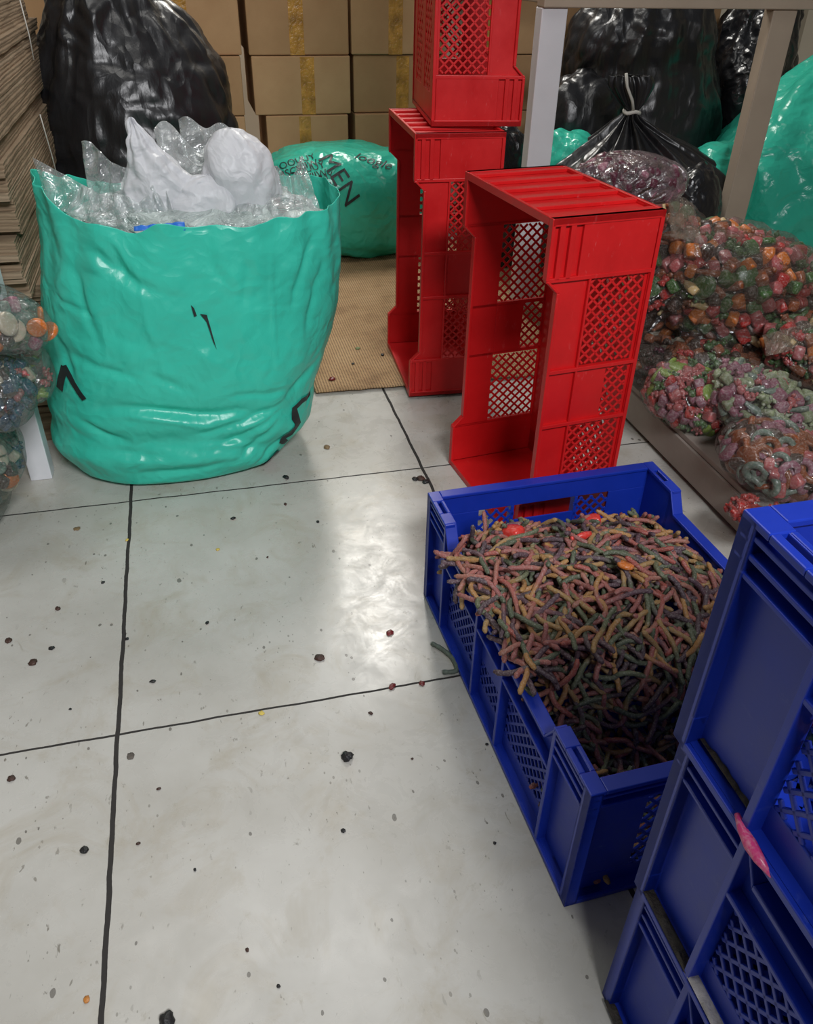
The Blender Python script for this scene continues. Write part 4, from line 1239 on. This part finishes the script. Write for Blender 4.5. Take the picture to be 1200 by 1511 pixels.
# a few hang over the left wall
for (u, v, z_, ang, tilt, g, c) in ((.155, .205, .19, 1.5, 1.15, 2, 'pink and purple'), (.12, .203, .178, 1.7, .8, 5, 'green and purple'), (.09, .200, .180, 1.4, .5, 1, 'green and yellow'),
                                    (.0, .192, .186, .2, .1, 3, 'yellow and pink'), (-.05, .19, .183, .1, .12, 6, 'pink and purple'), (.05, .194, .190, .25, .1, 7, 'green and yellow'), (-.09, .185, .17, .15, .25, 9, 'green and yellow')):
    allw.append((.01, CRL @ Matrix.Translation((u, v, z_)) @ Matrix.Rotation(ang, 4, 'Z') @ Matrix.Rotation(tilt, 4, 'Y'), g, c))
for i in range(46):                                                   # the heap slumps over the lowered middle of the left wall
    u = wr.uniform(-.10, .14); v = wr.uniform(.170, .202); z_ = .192 + .010 * wr.random() + max(0, .2 - v) * .5
    ang = wr.choice((0, 0, pi, 1.5)) + wr.gauss(.1, .35)
    allw.append((.01, CRL @ Matrix.Translation((u, v, z_)) @ Matrix.Rotation(ang, 4, 'Z') @ Matrix.Rotation(wr.gauss(.05, .15), 4, 'Y'), wr.randrange(12), wr.choices(cn, (4, 3.2, 4, 3, 2.4))[0]))
order = sorted(range(len(allw)), key=lambda i: (-(allw[i][0] >= 0), (allw[i][1].translation - CAM).length))
top = set(order[:300])
V = []; F = []; U = []; idx = []; mats = [WC[c] for c in cn]
for i, (layer, m4, g, c) in enumerate(allw):
    if i in top:
        o = bpy.data.objects.new('gummy_worm', worm_mesh(g, c)); COL.objects.link(o); o.matrix_world = m4
        tag(o, 'sugared %s gummy worm heaped in the blue floor crate' % c, 'gummy worm', 'gummy worms in the blue floor crate')
    else:
        v, f, uu = WG[g]; k = len(V)
        V += [m4 @ p for p in v]; F += [tuple(k + j for j in q) for q in f]; U += uu; idx += [cn.index(c)] * len(f)
o = bpy.data.objects.new('heaped_gummy_worms', worm_data(V, F, U, mats, idx, 'heaped_gummy_worms')); COL.objects.link(o)
tag(o, 'tangled mass of gummy worms deeper in the blue floor crate', 'gummy worms', None, 'stuff')
RG = m_candy('bright_red_gummy', (.62, .04, .03), .1); OG = m_candy('bright_orange_gummy', (.70, .14, .02), .1)


def solo_candy(name, sh, mat, m4, label, group=None):
    V, F = SHAPES[sh]; me = bpy.data.meshes.new(name); me.from_pydata([tuple(p) for p in V], [], F); me.materials.append(mat)
    me.polygons.foreach_set('use_smooth', [True] * len(me.polygons))
    o = bpy.data.objects.new(name, me); COL.objects.link(o); o.matrix_world = m4; tag(o, label, 'gummy candy', group); return o


def on_heap(u, v, sh_rot=(0, pi / 2, 0), s=1.0, up_=.008):
    return CRL @ Matrix.Translation((u, v, heap(u, v) + up_)) @ Euler(sh_rot).to_matrix().to_4x4() @ Matrix.Scale(s, 4)


solo_candy('gummy_stick', 'gummy_bottle', RG, on_heap(.115, .02, (0, pi / 2, pi / 2 + .1), 1.1), 'short bright red gummy stick lying on top of the worm heap')
solo_candy('gummy_slice', 'gummy_cube', RG, on_heap(.165, .105, (0, .3, .6), 1.5), 'bright red and pale gummy slice at the far left of the worm heap')
solo_candy('gummy_slice', 'gummy_disc', OG, on_heap(.215, .11, (.5, .3, 0), .8), 'bright orange gummy piece near the hand hole of the blue floor crate')
solo_candy('gummy_disc', 'gummy_disc', CC['orange'], on_heap(.02, .0, (.2, .2, 0), .8), 'dull orange gummy disc in the middle of the worm heap')
solo_candy('gummy_slice', 'gummy_cube', RG, on_heap(.20, -.05, (0, .3, 1.2), 1.2), 'red gummy cube near the far wall of the blue floor crate')
# a few candies inside the top crate of the stack, seen through its lattice
for (x, y, co, sh) in ((.345, .17, 'lime', 'gummy_bear'), (.35, .13, 'red', 'gummy_cube'), (.343, .10, 'red', 'gummy_bear'), (.36, .15, 'green', 'gummy_cube'), (.355, .19, 'pink', 'gummy_bear'), (.36, .08, 'orange', 'gummy_cube')):
    solo_candy(sh, sh, CC[co], Matrix.Translation((x + .01, y, .452)) @ Euler((R.uniform(0, 3), 0, R.uniform(0, 3))).to_matrix().to_4x4() @ Matrix.Scale(1.2, 4), '%s gummy %s lying inside the top blue crate' % (co, sh.split('_')[1]), 'gummies inside the top blue crate')

V = []; F = []; idx = []; keys = ['dark', 'rust', 'green', 'purple', 'red']  # unseen dark fill, added so the lattice holes look unlit
for i in range(420):
    co = R.choice(keys); v, f = SHAPES[R.choice(('gummy_cube', 'gummy_bear', 'gummy_bottle'))]; k = len(V)
    m4 = Matrix.Translation((R.uniform(.345, .685), R.uniform(-.20, .325), .452 + R.uniform(0, .075))) @ Euler((R.uniform(0, 6), R.uniform(0, 6), 0)).to_matrix().to_4x4() @ Matrix.Scale(1.4, 4)
    V += [m4 @ p for p in v]; F += [tuple(k + q for q in g) for g in f]; idx += [keys.index(co)] * len(f)
me = bpy.data.meshes.new('dark_fill_gummies'); me.from_pydata([tuple(p) for p in V], [], F)
for co in keys: me.materials.append(CC[co])
me.polygons.foreach_set('material_index', idx); me.polygons.foreach_set('use_smooth', [True] * len(F))
o = bpy.data.objects.new('dark_fill_gummies', me); COL.objects.link(o)
tag(o, 'dark gummy fill added to darken the lattice of the top blue crate', 'gummy candy', None, 'stuff')

# ------------------------------------------------------------------ things dropped on the floor
BROWN = m_plain('dark_brown_candy', (.055, .025, .018), .5, .3, 80, .3); BLK = m_plain('black_gunk', (.014, .014, .015), .4, .3, 80, .4)
YEL = m_plain('yellow_crumb', (.62, .48, .10), .5, .2); TANC = m_plain('tan_crumb', (.22, .15, .075), .7, .3, 60, .4); REDB = m_plain('dark_red_candy', (.16, .02, .02), .4, .2)


def lump(x, y, r, mat, name, label, flat=.45, seed=0, group=None, z=0):
    r *= .82; flat *= .8
    v, f = ico(3); V = []
    rr = random.Random(seed); a = rr.uniform(0, 3.14); el = rr.uniform(.6, 1.0)
    for p in v:
        d = 1 + .35 * nz(p + Vector((seed, 0, 0)), 1.7) + .15 * crumple(p + Vector((0, seed, 0)), 2.2)
        q = Vector((p.x * r * d, p.y * r * el * d, p.z * r * flat * d))
        V.append(Vector((q.x * cos(a) - q.y * sin(a), q.x * sin(a) + q.y * cos(a), max(q.z, -r * flat * .5))))
    zz = min(p.z for p in V)
    o = mesh_obj(name, V, f, mat); o.location = (x, y, z - zz + .0004)
    return tag(o, label, 'crumb', group)


lump(.112, .722, .010, BLK, 'black_scrap', 'glossy black torn lump alone in the middle of the near tile', .9, 1)
lump(.104, .922, .0098, BROWN, 'brown_candy_piece', 'flat dark brown oval bit left of the red-brown one', .4, 2)
lump(.226, .953, .0085, REDB, 'red_brown_candy_piece', 'red-brown oval bit nearest the bright floor reflection', .5, 3)
lump(.203, .837, .0085, REDB, 'red_candy_piece', 'dark red bit squashed in the tile joint left of the blue crate', .5, 4)
lump(.249, .833, .0062, REDB, 'red_candy_piece', 'small dark bit in the tile joint closest to the blue crate', .5, 5)
lump(.003, .829, .0055, YEL, 'yellow_crumb', 'pale yellow crumb on the tile joint across the middle', .4, 6)
lump(-.203, 1.31, .0050, YEL, 'yellow_crumb', 'yellow crumb beside the long joint before the sack', .5, 7)
lump(-.038, 1.243, .0045, YEL, 'yellow_crumb', 'yellow crumb on the tile before the sack', .5, 8)
lump(-.133, .432, .0125, BLK, 'black_scrap', 'jagged black scrap at the bottom edge of the view', .8, 9)
lump(-.181, .793, .008, m_plain('grey_smear', (.11, .095, .08), .7, .3, 60, .3), 'grey_smear_lump', 'grey smeared streak below the joint crossing', .06, 10)
lump(.222, 1.573, .0105, TANC, 'tan_crumb', 'tan crumb on the tile right of the sack', .35, 11)
lump(-.217, .475, .005, m_plain('orange_crumb', (.5, .2, .04), .5), 'orange_crumb', 'orange crumb beside the long joint near the bottom', .5, 12)
lump(.289, 1.896, .012, REDB, 'red_candy_piece', 'red-brown bit lying near the mat corner', .5, 13, z=.010)
lump(.392, 2.076, .009, m_plain('green_crumb', (.2, .24, .1), .6), 'green_crumb', 'greenish bit on the brown mat', .5, 14, z=.010)
lump(-.298, 1.368, .008, TANC, 'tan_crumb', 'tan smudge of crumbs left of the long joint', .15, 17)
for k, (x, y, r) in enumerate(((-.31, 1.038, .006), (-.335, 1.011, .0085), (-.153, .929, .006), (-.336, .79, .0065), (-.233, .658, .0065), (-.194, 1.034, .004), (.16, .793, .0045), (.086, .611, .004), (-.003, 1.338, .0065), (.158, 1.291, .005),
                               (.103, 1.366, .005), (-.143, .729, .004), (-.168, .652, .0035), (-.016, .441, .003), (-.046, .488, .003), (-.31, 1.135, .006), (-.379, 1.071, .007), (.117, 1.465, .010), (.384, 1.401, .009), (.404, 1.386, .010), (.396, 1.40, .011), (-.066, 1.044, .005),
                               (.33, .78, .004), (.31, .70, .003), (.27, .55, .003), (-.24, 1.19, .0045), (-.27, .90, .003), (.05, 1.20, .003), (-.10, .60, .003), (.20, .70, .0025), (.45, 2.02, .008), (.36, 1.98, .006), (.55, 2.2, .008))):
    onmat = y > 1.84
    lump(x, y, r, R.choice((BLK, BROWN, BLK)), 'dark_crumb', 'dark crumb on the brown mat' if onmat else 'small dark crumb stuck on the pale tiles', .55, 20 + k, 'dark crumbs on the floor', z=.010 if onmat else 0)
# worm on the tiles
mb = MB(); pts = [(.286, .91, .005), (.298, .895, .005), (.309, .872, .005), (.310, .848, .005), (.303, .842, .005), (.286, .845, .005)]
dense = []
for i in range(len(pts) - 1):
    a, b_, c, d = (Vector(pts[max(i - 1, 0)]), Vector(pts[i]), Vector(pts[i + 1]), Vector(pts[min(i + 2, len(pts) - 1)]))
    for t in (0, .25, .5, .75): dense.append(Vector([cat(a[k], b_[k], c[k], d[k], t) for k in range(3)]))
dense.append(Vector(pts[-1]))
mb.tube(dense, [.0037 * (1 + .1 * sin(i * 2.4)) for i in range(len(dense))], 8)
o = mb.build('gummy_worm', m_plain('grey_green_worm', (.12, .15, .12), .6, .3, 200, .4), None, True)
tag(o, 'grey-green gummy worm bent in an L on the tiles beside the blue floor crate', 'gummy worm')
# grime along the ledges of the stacked crates
for (z_, mat, y0, y1, name, lab) in ((.4435, M_GRIME, .27, .335, 'ledge_grime', 'dark grime on the ledge of the top blue crate'), (.2260, M_GRIME, .265, .34, 'ledge_grime', 'dark grime on the corner ledge of the middle blue crate'),
                                     (.0085, M_GRIME, .265, .342, 'ledge_grime', 'dark grime on the ledge of the lowest blue crate'), (.2265, M_GRIMEW, .17, .262, 'pale_smear', 'whitish smear on the ledge of the middle blue crate')):
    V = []; F = []
    for i in range(31):
        for j in range(7):
            y = y0 + (y1 - y0) * i / 30; x = .3215 + .0105 * j / 6
            V.append(Vector((x, y, z_ + .004 * max(0, nz((x, y, z_), 90) + .35) * (1 if 0 < i < 30 and 0 < j < 6 else 0))))
    for i in range(30):
        for j in range(6):
            a = i * 7 + j; F.append((a, a + 1, a + 8, a + 7))
    tag(mesh_obj(name, V, F, mat), lab, 'grime')
PK = m_candy('hot_pink_gummy', (.62, .05, .20), .3)
mb = MB(); mb.tube([(.314, .272, .441), (.3115, .262, .440), (.311, .25, .4385), (.3115, .24, .437), (.313, .228, .435)], [.002, .0035, .005, .004, .001], 8)
tag(mb.build('gummy_scrap', PK, None, True), 'squashed hot pink gummy stuck to the lower edge of the top blue crate', 'gummy candy')
